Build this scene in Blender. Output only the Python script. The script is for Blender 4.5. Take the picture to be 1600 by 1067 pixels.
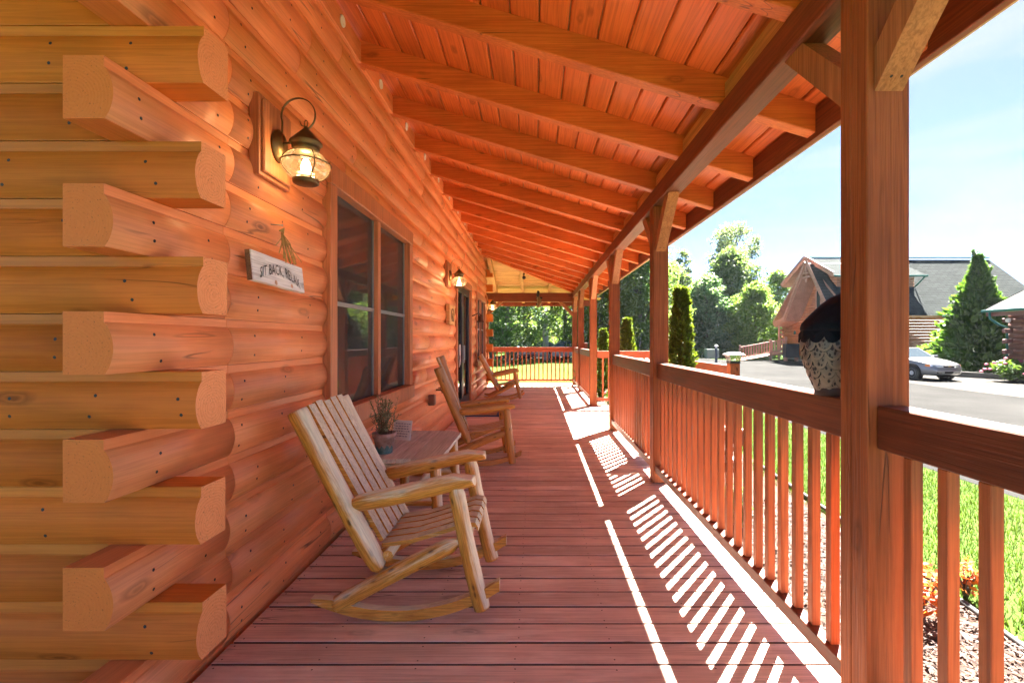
import bpy, bmesh, math, random
import numpy as np
from mathutils import Vector, Matrix, Euler, noise

for o in list(bpy.data.objects):
    bpy.data.objects.remove(o)
scene = bpy.context.scene
COL = scene.collection
R = math.radians

# ------------------------------------------------------------------ camera
cam_d = bpy.data.cameras.new('camera')
cam_d.sensor_width = 36.0
cam_d.lens = 36.0 * 740.0 / 1600.0
cam_d.shift_x = -37.0 / 1600.0
cam_d.shift_y = -2.5 / 1600.0
cam_d.clip_start = 0.02
cam_d.clip_end = 2000.0
cam = bpy.data.objects.new('camera', cam_d)
COL.objects.link(cam)
cam.location = (0.0, 0.0, 1.32)
cam.rotation_euler = (R(90), 0, 0)
scene.camera = cam

# ------------------------------------------------------------------ sky, sun, exposure
SUN_DIR = Vector((0.33, 0.425, 0.634)).normalized()
SUN_EL = math.asin(SUN_DIR.z)
SUN_AZ = math.atan2(SUN_DIR.x, SUN_DIR.y)
world = bpy.data.worlds.new('World')
scene.world = world
world.use_nodes = True
wn = world.node_tree.nodes
wl = world.node_tree.links
for n in list(wn):
    wn.remove(n)
wo = wn.new('ShaderNodeOutputWorld')
wb = wn.new('ShaderNodeBackground')
sky = wn.new('ShaderNodeTexSky')
sky.sky_type = 'NISHITA'
sky.sun_disc = False
sky.sun_elevation = SUN_EL
sky.sun_rotation = SUN_AZ
sky.altitude = 300
sky.air_density = 0.13
sky.dust_density = 0.1
sky.ozone_density = 2.2
wb.inputs['Strength'].default_value = 0.05
# thin cirrus wisps, all over the sky
wtc = wn.new('ShaderNodeTexCoord')
wmp = wn.new('ShaderNodeMapping'); wmp.inputs['Scale'].default_value = (2.2, 2.2, 9.0); wmp.inputs['Rotation'].default_value = (0.25, 0.1, 0.4)
wl.new(wtc.outputs['Generated'], wmp.inputs['Vector'])
wno = wn.new('ShaderNodeTexNoise'); wno.inputs['Scale'].default_value = 1.6; wno.inputs['Detail'].default_value = 6; wno.inputs['Distortion'].default_value = 0.6
wl.new(wmp.outputs[0], wno.inputs['Vector'])
wrm = wn.new('ShaderNodeMapRange'); wrm.inputs['From Min'].default_value = 0.50; wrm.inputs['From Max'].default_value = 0.80; wrm.inputs['To Max'].default_value = 0.7
wl.new(wno.outputs['Fac'], wrm.inputs['Value'])
wmx = wn.new('ShaderNodeMix'); wmx.data_type = 'RGBA'
wl.new(wrm.outputs[0], wmx.inputs[0]); wl.new(sky.outputs[0], wmx.inputs[6]); wmx.inputs[7].default_value = (0.95, 0.97, 1.0, 1)
wl.new(wmx.outputs[2], wb.inputs['Color'])
wl.new(wb.outputs[0], wo.inputs['Surface'])

sun_d = bpy.data.lights.new('sun', 'SUN')
sun_d.energy = 4.4
sun_d.angle = R(0.5)
sun_d.color = (1.0, 0.94, 0.85)
sun = bpy.data.objects.new('sun', sun_d)
COL.objects.link(sun)
sun.rotation_euler = SUN_DIR.to_track_quat('Z', 'Y').to_euler()
sun.location = SUN_DIR * 60

vs = scene.view_settings
vs.view_transform = 'Standard'
vs.look = 'None'
vs.exposure = 4.42
vs.gamma = 1.0
vs.use_curve_mapping = False
scene.render.engine = 'CYCLES'
cy = scene.cycles
cy.max_bounces = 10
cy.diffuse_bounces = 6
cy.use_adaptive_sampling = True
cy.adaptive_threshold = 0.02
cy.glossy_bounces = 3
cy.transmission_bounces = 6
cy.transparent_max_bounces = 16
cy.use_denoising = True
cy.sample_clamp_indirect = 8.0

# ------------------------------------------------------------------ helpers
def tag(o, label=None, cat=None, group=None, kind=None):
    if label: o['label'] = label
    if cat: o['category'] = cat
    if group: o['group'] = group
    if kind: o['kind'] = kind
    return o

def empty(name, loc=(0, 0, 0), rz=0.0, label=None, cat=None, group=None, kind=None):
    e = bpy.data.objects.new(name, None)
    e.empty_display_size = 0.1
    COL.objects.link(e)
    e.location = loc
    e.rotation_euler = (0, 0, rz)
    return tag(e, label, cat, group, kind)

def world_off(p):
    v = Vector((0, 0, 0))
    while p is not None:
        v = v + p.location
        p = p.parent
    return v

class MB:
    """collects shapes of one mesh object"""
    def __init__(s):
        s.v = []; s.f = []; s.m = []; s.s = []; s.at = {}
    def add(s, verts, faces, mat=0, smooth=False, M=None):
        b = len(s.v)
        if M is not None:
            verts = [M @ Vector(p) for p in verts]
        s.v.extend([tuple(p) for p in verts])
        for i, f in enumerate(faces):
            s.f.append(tuple(b + k for k in f))
            s.m.append(mat[i] if isinstance(mat, (list, tuple)) else mat)
            s.s.append(smooth[i] if isinstance(smooth, (list, tuple)) else smooth)
        return s
    def box(s, x0, x1, y0, y1, z0, z1, c=0.0, mat=0, M=None):
        if c <= 0:
            v = [(x, y, z) for x in (x0, x1) for y in (y0, y1) for z in (z0, z1)]
            f = [(0, 1, 3, 2), (4, 6, 7, 5), (0, 4, 5, 1), (2, 3, 7, 6), (0, 2, 6, 4), (1, 5, 7, 3)]
            return s.add(v, f, mat, False, M)
        V = []; idx = {}
        for i, (X, sx) in enumerate(((x0, 1), (x1, -1))):
            for j, (Y, sy) in enumerate(((y0, 1), (y1, -1))):
                for k, (Z, sz) in enumerate(((z0, 1), (z1, -1))):
                    idx[i, j, k, 0] = len(V); V.append((X, Y + sy * c, Z + sz * c))
                    idx[i, j, k, 1] = len(V); V.append((X + sx * c, Y, Z + sz * c))
                    idx[i, j, k, 2] = len(V); V.append((X + sx * c, Y + sy * c, Z))
        F = []
        for i in (0, 1):
            F.append([idx[i, 0, 0, 0], idx[i, 1, 0, 0], idx[i, 1, 1, 0], idx[i, 0, 1, 0]])
            F.append([idx[0, i, 0, 1], idx[1, i, 0, 1], idx[1, i, 1, 1], idx[0, i, 1, 1]])
            F.append([idx[0, 0, i, 2], idx[1, 0, i, 2], idx[1, 1, i, 2], idx[0, 1, i, 2]])
        for a in (0, 1):
            for b in (0, 1):
                F.append([idx[0, a, b, 1], idx[1, a, b, 1], idx[1, a, b, 2], idx[0, a, b, 2]])
                F.append([idx[a, 0, b, 0], idx[a, 1, b, 0], idx[a, 1, b, 2], idx[a, 0, b, 2]])
                F.append([idx[a, b, 0, 0], idx[a, b, 1, 0], idx[a, b, 1, 1], idx[a, b, 0, 1]])
        for a in (0, 1):
            for b in (0, 1):
                for d in (0, 1):
                    F.append([idx[a, b, d, 0], idx[a, b, d, 1], idx[a, b, d, 2]])
        return s.add(V, F, mat, False, M)
    def extr(s, prof, axis, a, b, mat=0, cap=None, smooth=False, M=None):
        n = len(prof)
        def P(p, t):
            if axis == 'x': return (t, p[0], p[1])
            if axis == 'y': return (p[0], t, p[1])
            return (p[0], p[1], t)
        V = [P(p, a) for p in prof] + [P(p, b) for p in prof]
        F = [(i, (i + 1) % n, n + (i + 1) % n, n + i) for i in range(n)]
        sm = [smooth[i] if isinstance(smooth, list) else smooth for i in range(n)]
        cap = mat if cap is None else cap
        F += [tuple(range(n)), tuple(range(n, 2 * n))]
        return s.add(V, F, [mat] * n + [cap, cap], sm + [False, False], M)
    def tube(s, pts, rad, n=10, mat=0, smooth=True, cap=True, capmat=None, sq=1.0, ph=0.0):
        pts = [Vector(p) for p in pts]
        if not isinstance(rad, (list, tuple)): rad = [rad] * len(pts)
        V = []; F = []
        t0 = (pts[1] - pts[0]).normalized()
        up = Vector((0, 0, 1)) if abs(t0.z) < 0.9 else Vector((1, 0, 0))
        u = t0.cross(up).normalized(); w = u.cross(t0).normalized()
        for i, p in enumerate(pts):
            t = (pts[min(i + 1, len(pts) - 1)] - pts[max(i - 1, 0)]).normalized()
            u = (u - t * u.dot(t)).normalized(); w = t.cross(u).normalized()
            for k in range(n):
                a = 2 * math.pi * k / n + ph
                V.append(p + (u * math.cos(a) + w * math.sin(a) * sq) * rad[i])
        for i in range(len(pts) - 1):
            for k in range(n):
                F.append((i * n + k, i * n + (k + 1) % n, (i + 1) * n + (k + 1) % n, (i + 1) * n + k))
        b0 = len(s.v); acc = 0.0
        for i in range(len(pts)):
            if i: acc += (pts[i] - pts[i - 1]).length
            for k in range(n):
                a = 2 * math.pi * k / n
                s.at[b0 + i * n + k] = (rad[0] * 0 + .045 * math.cos(a), .045 * math.sin(a), acc)
        sm = [smooth] * len(F); ms = [mat] * len(F)
        if cap:
            F += [tuple(range(n)), tuple(range((len(pts) - 1) * n, len(pts) * n))]
            sm += [False, False]; ms += [mat if capmat is None else capmat] * 2
        return s.add(V, F, ms, sm)
    def lathe(s, prof, n=20, mat=0, smooth=True, M=None, sy=1.0):
        V = []; F = []
        for r, z in prof:
            for k in range(n):
                a = 2 * math.pi * k / n
                V.append((r * math.cos(a), r * math.sin(a) * sy, z))
        for i in range(len(prof) - 1):
            for k in range(n):
                F.append((i * n + k, i * n + (k + 1) % n, (i + 1) * n + (k + 1) % n, (i + 1) * n + k))
        sm = [smooth] * len(F)
        if prof[0][0] > 1e-4: F.append(tuple(range(n))); sm.append(False)
        if prof[-1][0] > 1e-4: F.append(tuple(range((len(prof) - 1) * n, len(prof) * n))); sm.append(False)
        return s.add(V, F, mat, sm, M)
    def disc(s, c, nrm, r, mat=0, n=6):
        nrm = Vector(nrm).normalized(); c = Vector(c)
        u = nrm.orthogonal().normalized(); w = nrm.cross(u)
        V = [c + (u * math.cos(2 * math.pi * k / n) + w * math.sin(2 * math.pi * k / n)) * r for k in range(n)]
        return s.add(V, [tuple(range(n))], mat)
    def self_grain(s):
        s.at = {i: (v[2], v[1], v[0]) for i, v in enumerate(s.v)}
        return s
    def slab(s, quad, t, mat=0, side=None):
        q = [Vector(p) for p in quad]
        nrm = (q[1] - q[0]).cross(q[2] - q[0]).normalized()
        if nrm.z < 0: nrm = -nrm
        V = q + [p - nrm * t for p in q]
        side = mat if side is None else side
        k = len(q)
        F = [tuple(range(k)), tuple(range(k, 2 * k))] + [(i, (i + 1) % k, k + (i + 1) % k, k + i) for i in range(k)]
        return s.add(V, F, [mat, side] + [side] * k)
    def mesh(s, name, mats, off=None, recalc=True):
        me = bpy.data.meshes.new(name)
        vv = s.v if off is None else [(p[0] - off[0], p[1] - off[1], p[2] - off[2]) for p in s.v]
        me.from_pydata(vv, [], s.f)
        if not isinstance(mats, (list, tuple)): mats = [mats]
        for m in mats: me.materials.append(m)
        me.polygons.foreach_set('material_index', s.m)
        me.polygons.foreach_set('use_smooth', s.s)
        if recalc:
            bm = bmesh.new(); bm.from_mesh(me)
            bmesh.ops.recalc_face_normals(bm, faces=bm.faces)
            bm.to_mesh(me); bm.free()
        if s.at and len(me.vertices) == len(s.v):
            at = me.attributes.new('grain', 'FLOAT_VECTOR', 'POINT')
            buf = []
            for i in range(len(s.v)): buf.extend(s.at.get(i, s.v[i]))
            at.data.foreach_set('vector', buf)
        me.update()
        return me
    def build(s, name, mats, parent=None, local=False, recalc=True):
        off = None
        if parent is not None and not local: off = world_off(parent)
        me = s.mesh(name, mats, off, recalc)
        o = bpy.data.objects.new(name, me)
        COL.objects.link(o)
        o.parent = parent
        return o

def inst(name, me, parent=None, loc=(0, 0, 0), rz=0.0, rot=None):
    o = bpy.data.objects.new(name, me)
    COL.objects.link(o)
    o.parent = parent
    o.location = loc
    o.rotation_euler = rot if rot is not None else (0, 0, rz)
    return o

def copy_tree(o, parent=None):
    c = o.copy(); COL.objects.link(c); c.parent = parent
    for ch in list(o.children): copy_tree(ch, c)
    return c

def raw_mesh(name, V, F, mats, smooth=False):
    """fast quads / tris from numpy arrays"""
    me = bpy.data.meshes.new(name)
    k = F.shape[1]
    me.vertices.add(len(V)); me.loops.add(F.size); me.polygons.add(len(F))
    me.vertices.foreach_set('co', V.astype(np.float32).ravel())
    me.loops.foreach_set('vertex_index', F.astype(np.int32).ravel())
    me.polygons.foreach_set('loop_start', np.arange(0, F.size, k, dtype=np.int32))
    if not isinstance(mats, (list, tuple)): mats = [mats]
    for m in mats: me.materials.append(m)
    if smooth: me.polygons.foreach_set('use_smooth', np.ones(len(F), dtype=bool))
    me.update(calc_edges=True)
    return me

# ------------------------------------------------------------------ materials
def newmat(name):
    m = bpy.data.materials.new(name); m.use_nodes = True
    nt = m.node_tree
    for n in list(nt.nodes): nt.nodes.remove(n)
    out = nt.nodes.new('ShaderNodeOutputMaterial')
    return m, nt, out

def N(nt, kind, **kw):
    n = nt.nodes.new(kind)
    for k, v in kw.items():
        if k in n.inputs: n.inputs[k].default_value = v
        else: setattr(n, k, v)
    return n

def mixc(nt, fac, a, b, mode='MIX'):
    m = nt.nodes.new('ShaderNodeMix'); m.data_type = 'RGBA'; m.blend_type = mode; m.clamp_factor = True
    for sock, val in ((m.inputs[0], fac), (m.inputs[6], a), (m.inputs[7], b)):
        if isinstance(val, bpy.types.NodeSocket): nt.links.new(val, sock)
        elif isinstance(val, (int, float)): sock.default_value = val
        else: sock.default_value = (*val[:3], 1)
    return m.outputs[2]

def math_n(nt, op, a, b=None, c=None):
    m = nt.nodes.new('ShaderNodeMath'); m.operation = op
    for i, val in enumerate((a, b, c)):
        if val is None: continue
        if isinstance(val, bpy.types.NodeSocket): nt.links.new(val, m.inputs[i])
        else: m.inputs[i].default_value = val
    return m.outputs[0]

def ramp(nt, fac, stops):
    r = nt.nodes.new('ShaderNodeValToRGB')
    el = r.color_ramp.elements
    while len(el) < len(stops): el.new(0.5)
    for e, (p, c) in zip(el, stops):
        e.position = p
        e.color = (c, c, c, 1) if isinstance(c, (int, float)) else (*c[:3], 1)
    nt.links.new(fac, r.inputs[0])
    return r.outputs[0]

def coords(nt, rnd=True):
    tc = N(nt, 'ShaderNodeTexCoord')
    co = tc.outputs['Object']
    if rnd:
        oi = N(nt, 'ShaderNodeObjectInfo')
        mul = N(nt, 'ShaderNodeVectorMath', operation='SCALE')
        mul.inputs[0].default_value = (17.3, 23.7, 11.9)
        nt.links.new(oi.outputs['Random'], mul.inputs['Scale'])
        ad = N(nt, 'ShaderNodeVectorMath', operation='ADD')
        nt.links.new(co, ad.inputs[0]); nt.links.new(mul.outputs[0], ad.inputs[1])
        return ad.outputs[0], oi.outputs['Random']
    return co, None

def mapped(nt, co, scale):
    m = N(nt, 'ShaderNodeMapping'); m.inputs['Scale'].default_value = scale
    nt.links.new(co, m.inputs['Vector']); return m.outputs[0]

def noise_n(nt, co, scale=1.0, detail=3.0, rough=0.55, dist=0.0):
    n = N(nt, 'ShaderNodeTexNoise'); n.inputs['Scale'].default_value = scale
    n.inputs['Detail'].default_value = detail; n.inputs['Roughness'].default_value = rough
    n.inputs['Distortion'].default_value = dist
    nt.links.new(co, n.inputs['Vector']); return n.outputs['Fac']

def finish(nt, out, color, rough=0.6, bump=None, bstr=0.2, bdist=0.01, spec=0.3, metal=0.0, coat=0.0):
    p = N(nt, 'ShaderNodeBsdfPrincipled')
    if isinstance(color, bpy.types.NodeSocket): nt.links.new(color, p.inputs['Base Color'])
    else: p.inputs['Base Color'].default_value = (*color[:3], 1)
    if isinstance(rough, bpy.types.NodeSocket): nt.links.new(rough, p.inputs['Roughness'])
    else: p.inputs['Roughness'].default_value = rough
    p.inputs['Specular IOR Level'].default_value = spec
    p.inputs['Metallic'].default_value = metal
    p.inputs['Coat Weight'].default_value = coat
    if bump is not None:
        b = N(nt, 'ShaderNodeBump'); b.inputs['Strength'].default_value = bstr
        b.inputs['Distance'].default_value = bdist
        nt.links.new(bump, b.inputs['Height']); nt.links.new(b.outputs[0], p.inputs['Normal'])
    nt.links.new(p.outputs[0], out.inputs['Surface'])
    return p

def wood(name, dark, light, axis=1, k=1.0, rough=0.5, bstr=0.25, knots=True, spec=0.35, var=0.18, blotch=0.25, wear=None, grain=0.4, cracks=0.0):
    """stained timber: grain streaks along one axis, blotches, knots, per-piece tone"""
    m, nt, out = newmat(name)
    co, rnd = coords(nt)
    sc = [26.0 * k] * 3; sc[axis] = 1.1 * k
    g = mapped(nt, co, sc)
    n1 = noise_n(nt, g, 1.0, 4, 0.6, 0.9)
    sf = [120.0 * k] * 3; sf[axis] = 3.0 * k
    n3 = noise_n(nt, mapped(nt, co, sf), 1.0, 2, 0.6)
    n2 = noise_n(nt, co, 1.9, 4, 0.6)
    f = ramp(nt, n1, [(0.30, 0.0), (0.72, 1.0)])
    col = mixc(nt, f, dark, light)
    sm = [60.0 * k] * 3; sm[axis] = 1.6 * k
    n4 = noise_n(nt, mapped(nt, co, sm), 1.0, 3, 0.65, 1.4)
    deep = tuple(c * (1.0 - grain) for c in dark)
    col = mixc(nt, math_n(nt, 'MULTIPLY', ramp(nt, n4, [(0.50, 0.0), (0.62, 1.0)]), 0.55), col, deep)
    col = mixc(nt, math_n(nt, 'MULTIPLY', ramp(nt, n3, [(0.38, 1.0), (0.52, 0.0)]), 0.45), col, deep)
    b = ramp(nt, n2, [(0.3, 1.0 - blotch), (0.7, 1.0 + 0.0)])
    col = mixc(nt, 1.0, col, b, 'MULTIPLY')
    if rnd is not None and var > 0:
        tone = math_n(nt, 'MULTIPLY_ADD', rnd, var, 1.0 - var * 0.75)
        cc = N(nt, 'ShaderNodeCombineColor')
        for i in range(3): nt.links.new(tone, cc.inputs[i])
        col = mixc(nt, 1.0, col, cc.outputs[0], 'MULTIPLY')
    if knots:
        ks = [5.2] * 3; ks[axis] = 1.9
        vo = N(nt, 'ShaderNodeTexVoronoi'); vo.inputs['Scale'].default_value = 1.0
        vo.inputs['Randomness'].default_value = 1.0
        kd = N(nt, 'ShaderNodeVectorMath', operation='ADD')
        nn = N(nt, 'ShaderNodeTexNoise'); nn.inputs['Scale'].default_value = 14
        nt.links.new(co, nn.inputs['Vector'])
        ns = N(nt, 'ShaderNodeVectorMath', operation='SCALE'); ns.inputs['Scale'].default_value = 0.09
        nt.links.new(nn.outputs['Color'], ns.inputs[0])
        nt.links.new(mapped(nt, co, ks), kd.inputs[0]); nt.links.new(ns.outputs[0], kd.inputs[1])
        nt.links.new(kd.outputs[0], vo.inputs['Vector'])
        kn = ramp(nt, vo.outputs['Distance'], [(0.035, 0.9), (0.07, 0.25), (0.095, 0.65), (0.16, 0.0)])
        col = mixc(nt, kn, col, tuple(c * 0.35 for c in dark))
    if wear is not None:
        wn_ = ramp(nt, noise_n(nt, mapped(nt, co, [7 if i != axis else 1.5 for i in range(3)]), 1.0, 5, 0.65), [(0.5, 0.0), (0.72, 0.8)])
        col = mixc(nt, wn_, col, wear)
    crk = None
    if cracks > 0:
        cs = [9.0] * 3; cs[axis] = 0.5
        c1 = noise_n(nt, mapped(nt, co, cs), 1.0, 2, 0.5, 0.3)
        ln = ramp(nt, math_n(nt, 'ABSOLUTE', math_n(nt, 'SUBTRACT', c1, 0.5)), [(0.002, 1.0), (0.007, 0.0)])
        cm = [4.0] * 3; cm[axis] = 1.3
        mk = ramp(nt, noise_n(nt, mapped(nt, co, cm), 1.0, 2), [(0.56, 0.0), (0.62, 1.0)])
        crk = math_n(nt, 'MULTIPLY', ln, mk)
        col = mixc(nt, math_n(nt, 'MULTIPLY', crk, cracks), col, tuple(c * 0.12 for c in dark))
    hb = math_n(nt, 'ADD', math_n(nt, 'MULTIPLY', n1, 0.6), math_n(nt, 'SUBTRACT', math_n(nt, 'MULTIPLY', n3, 0.5), math_n(nt, 'MULTIPLY', n4, 0.5)))
    if crk is not None: hb = math_n(nt, 'SUBTRACT', hb, math_n(nt, 'MULTIPLY', crk, 1.2))
    rr = math_n(nt, 'MULTIPLY_ADD', n1, 0.25, rough - 0.1)
    finish(nt, out, col, rr, hb, bstr, 0.006, spec)
    return m

def endgrain(name, dark, light, axis=1, rough=0.6):
    """saw-cut end: rings about a pith that lies a little off centre"""
    m, nt, out = newmat(name)
    co, rnd = coords(nt, False)
    tg = N(nt, 'ShaderNodeTexCoord')
    z = [0.16, 0.16, 0.2]; z[axis] = 0.0
    sb = N(nt, 'ShaderNodeVectorMath', operation='SUBTRACT'); sb.inputs[1].default_value = (.30, .62, .42)
    nt.links.new(tg.outputs['Generated'], sb.inputs[0])
    mp = N(nt, 'ShaderNodeMapping'); mp.inputs['Scale'].default_value = z
    nt.links.new(sb.outputs[0], mp.inputs['Vector'])
    nz = N(nt, 'ShaderNodeTexNoise'); nz.inputs['Scale'].default_value = 9
    nt.links.new(co, nz.inputs['Vector'])
    sc = N(nt, 'ShaderNodeVectorMath', operation='SCALE'); sc.inputs['Scale'].default_value = 0.03
    nt.links.new(nz.outputs['Color'], sc.inputs[0])
    ad = N(nt, 'ShaderNodeVectorMath', operation='ADD')
    nt.links.new(mp.outputs[0], ad.inputs[0]); nt.links.new(sc.outputs[0], ad.inputs[1])
    w = N(nt, 'ShaderNodeTexWave'); w.wave_type = 'RINGS'; w.rings_direction = 'SPHERICAL'
    w.inputs['Scale'].default_value = 30; w.inputs['Distortion'].default_value = 1.5; w.inputs['Detail'].default_value = 3
    nt.links.new(ad.outputs[0], w.inputs['Vector'])
    n = noise_n(nt, co, 60, 3, 0.6)
    f = math_n(nt, 'MULTIPLY_ADD', w.outputs['Fac'], 0.16 if axis == 1 else 0.32, math_n(nt, 'MULTIPLY', n, 0.62))
    col = mixc(nt, f, dark, light)
    col = mixc(nt, ramp(nt, noise_n(nt, co, 150, 2), [(0.62, 0.0), (0.7, 0.6)]), col, tuple(c * 0.3 for c in dark))
    finish(nt, out, col, rough, f, 0.35, 0.004, 0.25)
    return m

def plain(name, color, rough=0.5, metal=0.0, spec=0.4, vary=0.12, scale=14.0, bstr=0.1, coat=0.0):
    m, nt, out = newmat(name)
    co, _ = coords(nt, False)
    n = noise_n(nt, co, scale, 4, 0.6)
    f = ramp(nt, n, [(0.3, 1.0 - vary), (0.7, 1.0 + 0.0)])
    col = mixc(nt, 1.0, color, f, 'MULTIPLY')
    finish(nt, out, col, rough, n, bstr, 0.003, spec, metal, coat)
    return m

def leafmat(name, dark, light, trans=0.45, rough=0.5, tint=(1.25, 1.3, 0.5)):
    m, nt, out = newmat(name)
    ge = N(nt, 'ShaderNodeNewGeometry')
    rp = ge.outputs['Random Per Island']
    col = mixc(nt, rp, dark, light)
    p = N(nt, 'ShaderNodeBsdfPrincipled')
    p.inputs['Roughness'].default_value = rough; p.inputs['Specular IOR Level'].default_value = 0.25
    nt.links.new(col, p.inputs['Base Color'])
    t = N(nt, 'ShaderNodeBsdfTranslucent')
    nt.links.new(mixc(nt, 1.0, col, tint, 'MULTIPLY'), t.inputs['Color'])
    mx = N(nt, 'ShaderNodeMixShader'); mx.inputs[0].default_value = trans
    nt.links.new(p.outputs[0], mx.inputs[1]); nt.links.new(t.outputs[0], mx.inputs[2])
    nt.links.new(mx.outputs[0], out.inputs['Surface'])
    return m

def groundmat(name, a, b, scale, fine, rough=0.9, bstr=0.5, c=None, speck=None):
    m, nt, out = newmat(name)
    co, _ = coords(nt, False)
    n1 = noise_n(nt, co, scale, 5, 0.6)
    n2 = noise_n(nt, co, fine, 3, 0.7)
    col = mixc(nt, ramp(nt, n1, [(0.35, 0), (0.65, 1)]), a, b)
    col = mixc(nt, math_n(nt, 'MULTIPLY', ramp(nt, n2, [(0.35, 1.0), (0.65, 0.0)]), 0.45), col, tuple(x * 0.5 for x in a))
    if c is not None:
        col = mixc(nt, ramp(nt, noise_n(nt, co, scale * 0.2, 3), [(0.5, 0.0), (0.7, 0.6)]), col, c)
    if speck is not None:
        vo = N(nt, 'ShaderNodeTexVoronoi'); vo.inputs['Scale'].default_value = fine * 0.5
        nt.links.new(co, vo.inputs['Vector'])
        sp = ramp(nt, vo.outputs['Color'], [(0.3, 0.0), (0.8, 1.0)])
        col = mixc(nt, sp, col, speck)
    finish(nt, out, col, 1.0, n2, bstr, 0.02, 0.02)
    return m

def glassmat(name, tint, gloss=0.12, transl=0.0, rough=0.03, tcol=(1, 0.95, 0.85), screen=0.0):
    m, nt, out = newmat(name)
    t = N(nt, 'ShaderNodeBsdfTransparent'); t.inputs['Color'].default_value = (*tint, 1)
    g = N(nt, 'ShaderNodeBsdfGlossy'); g.inputs['Roughness'].default_value = rough
    lw = N(nt, 'ShaderNodeLayerWeight'); lw.inputs['Blend'].default_value = 0.35
    fac = math_n(nt, 'MULTIPLY_ADD', lw.outputs['Fresnel'], 0.6, gloss)
    mx = N(nt, 'ShaderNodeMixShader')
    nt.links.new(fac, mx.inputs[0]); nt.links.new(t.outputs[0], mx.inputs[1]); nt.links.new(g.outputs[0], mx.inputs[2])
    res = mx.outputs[0]
    if transl > 0:
        tl = N(nt, 'ShaderNodeBsdfTranslucent'); tl.inputs['Color'].default_value = (*tcol, 1)
        co, _ = coords(nt, False)
        n = noise_n(nt, co, 60, 3, 0.7)
        f = ramp(nt, n, [(0.35, transl * 0.4), (0.7, transl * 1.5)])
        m2 = N(nt, 'ShaderNodeMixShader')
        nt.links.new(f, m2.inputs[0]); nt.links.new(res, m2.inputs[1]); nt.links.new(tl.outputs[0], m2.inputs[2])
        res = m2.outputs[0]
    if screen > 0:
        df = N(nt, 'ShaderNodeBsdfDiffuse'); df.inputs['Color'].default_value = (.11, .105, .095, 1)
        m3 = N(nt, 'ShaderNodeMixShader'); m3.inputs[0].default_value = screen
        nt.links.new(res, m3.inputs[1]); nt.links.new(df.outputs[0], m3.inputs[2]); res = m3.outputs[0]
    nt.links.new(res, out.inputs['Surface'])
    return m

def emit(name, color, strength):
    m, nt, out = newmat(name)
    e = N(nt, 'ShaderNodeEmission'); e.inputs['Color'].default_value = (*color, 1); e.inputs['Strength'].default_value = strength
    nt.links.new(e.outputs[0], out.inputs['Surface']); return m

M = {}
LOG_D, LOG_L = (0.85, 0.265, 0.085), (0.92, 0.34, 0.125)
END_SHADE_D, END_SHADE_L = (0.64, 0.18, 0.024), (0.74, 0.235, 0.038)  # same log stain, darkened to put the end wall's shade into colour
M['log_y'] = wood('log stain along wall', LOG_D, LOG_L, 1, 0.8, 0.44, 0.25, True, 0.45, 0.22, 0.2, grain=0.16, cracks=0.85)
M['log_x'] = wood('log stain across wall', END_SHADE_D, END_SHADE_L, 0, 0.8, 0.5, 0.25, True, 0.2, 0.22, 0.2, grain=0.16, cracks=0.85)
M['end_y'] = endgrain('log end facing out', (0.62, 0.15, 0.024), (0.74, 0.21, 0.042), 1)  # darker copy: shade on the outward ends is painted in
M['end_x'] = endgrain('log end facing porch', (0.66, 0.23, 0.075), (0.86, 0.37, 0.15), 0)  # lighter copy: light on the porch-side ends is painted in
M['ceil'] = wood('ceiling board stain', (0.76, 0.165, 0.035), (0.87, 0.23, 0.055), 1, 0.7, 0.45, 0.2, True, 0.3, 0.2, 0.15, grain=0.3)
M['ceil_x'] = wood('end ceiling board honey', (0.70, 0.36, 0.11), (0.82, 0.48, 0.18), 0, 0.7, 0.5, 0.15)
M['raft'] = wood('rafter stain', (0.70, 0.155, 0.032), (0.82, 0.225, 0.055), 0, 0.8, 0.5, 0.3, True, grain=0.25, cracks=0.7)
M['raft_y'] = wood('rafter honey stain', (0.68, 0.34, 0.11), (0.80, 0.45, 0.17), 1, 0.8, 0.5, 0.2, False)
BM_D, BM_L = (0.23, 0.052, 0.02), (0.32, 0.083, 0.032)
M['beam_y'] = wood('beam stain lengthwise', BM_D, BM_L, 1, 0.8, 0.5, 0.3, True)
M['beam_x'] = wood('beam stain crosswise', BM_D, BM_L, 0, 0.8, 0.5, 0.3, True)
M['post'] = wood('post stain', (0.30, 0.075, 0.02), (0.42, 0.122, 0.037), 2, 0.75, 0.55, 0.9, True, 0.2, grain=0.35, cracks=0.8)
M['brace'] = wood('brace stain', (0.44, 0.15, 0.05), (0.60, 0.24, 0.09), 2, 0.8, 0.55, 0.5, False)
M['balu'] = wood('baluster stain', (0.40, 0.10, 0.027), (0.51, 0.15, 0.042), 2, 0.9, 0.5, 0.3, False)
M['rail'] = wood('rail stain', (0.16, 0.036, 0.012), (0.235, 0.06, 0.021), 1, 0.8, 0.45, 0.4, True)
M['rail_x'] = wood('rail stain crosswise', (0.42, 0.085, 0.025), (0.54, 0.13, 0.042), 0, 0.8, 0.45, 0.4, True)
M['deck'] = wood('deck board stain', (0.78, 0.545, 0.43), (0.88, 0.66, 0.54), 0, 0.8, 0.5, 0.5, True, 0.3, 0.3, 0.3, (0.88, 0.74, 0.63), 0.3, 0.7)
M['trim'] = wood('window trim stain', (0.52, 0.17, 0.065), (0.64, 0.24, 0.10), 2, 0.8, 0.45, 0.2, False)
M['nail'] = plain('nail head', (0.03, 0.02, 0.018), 0.6, 0.0)
M['dark'] = plain('dark void', (0.012, 0.010, 0.009), 0.9)

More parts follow.
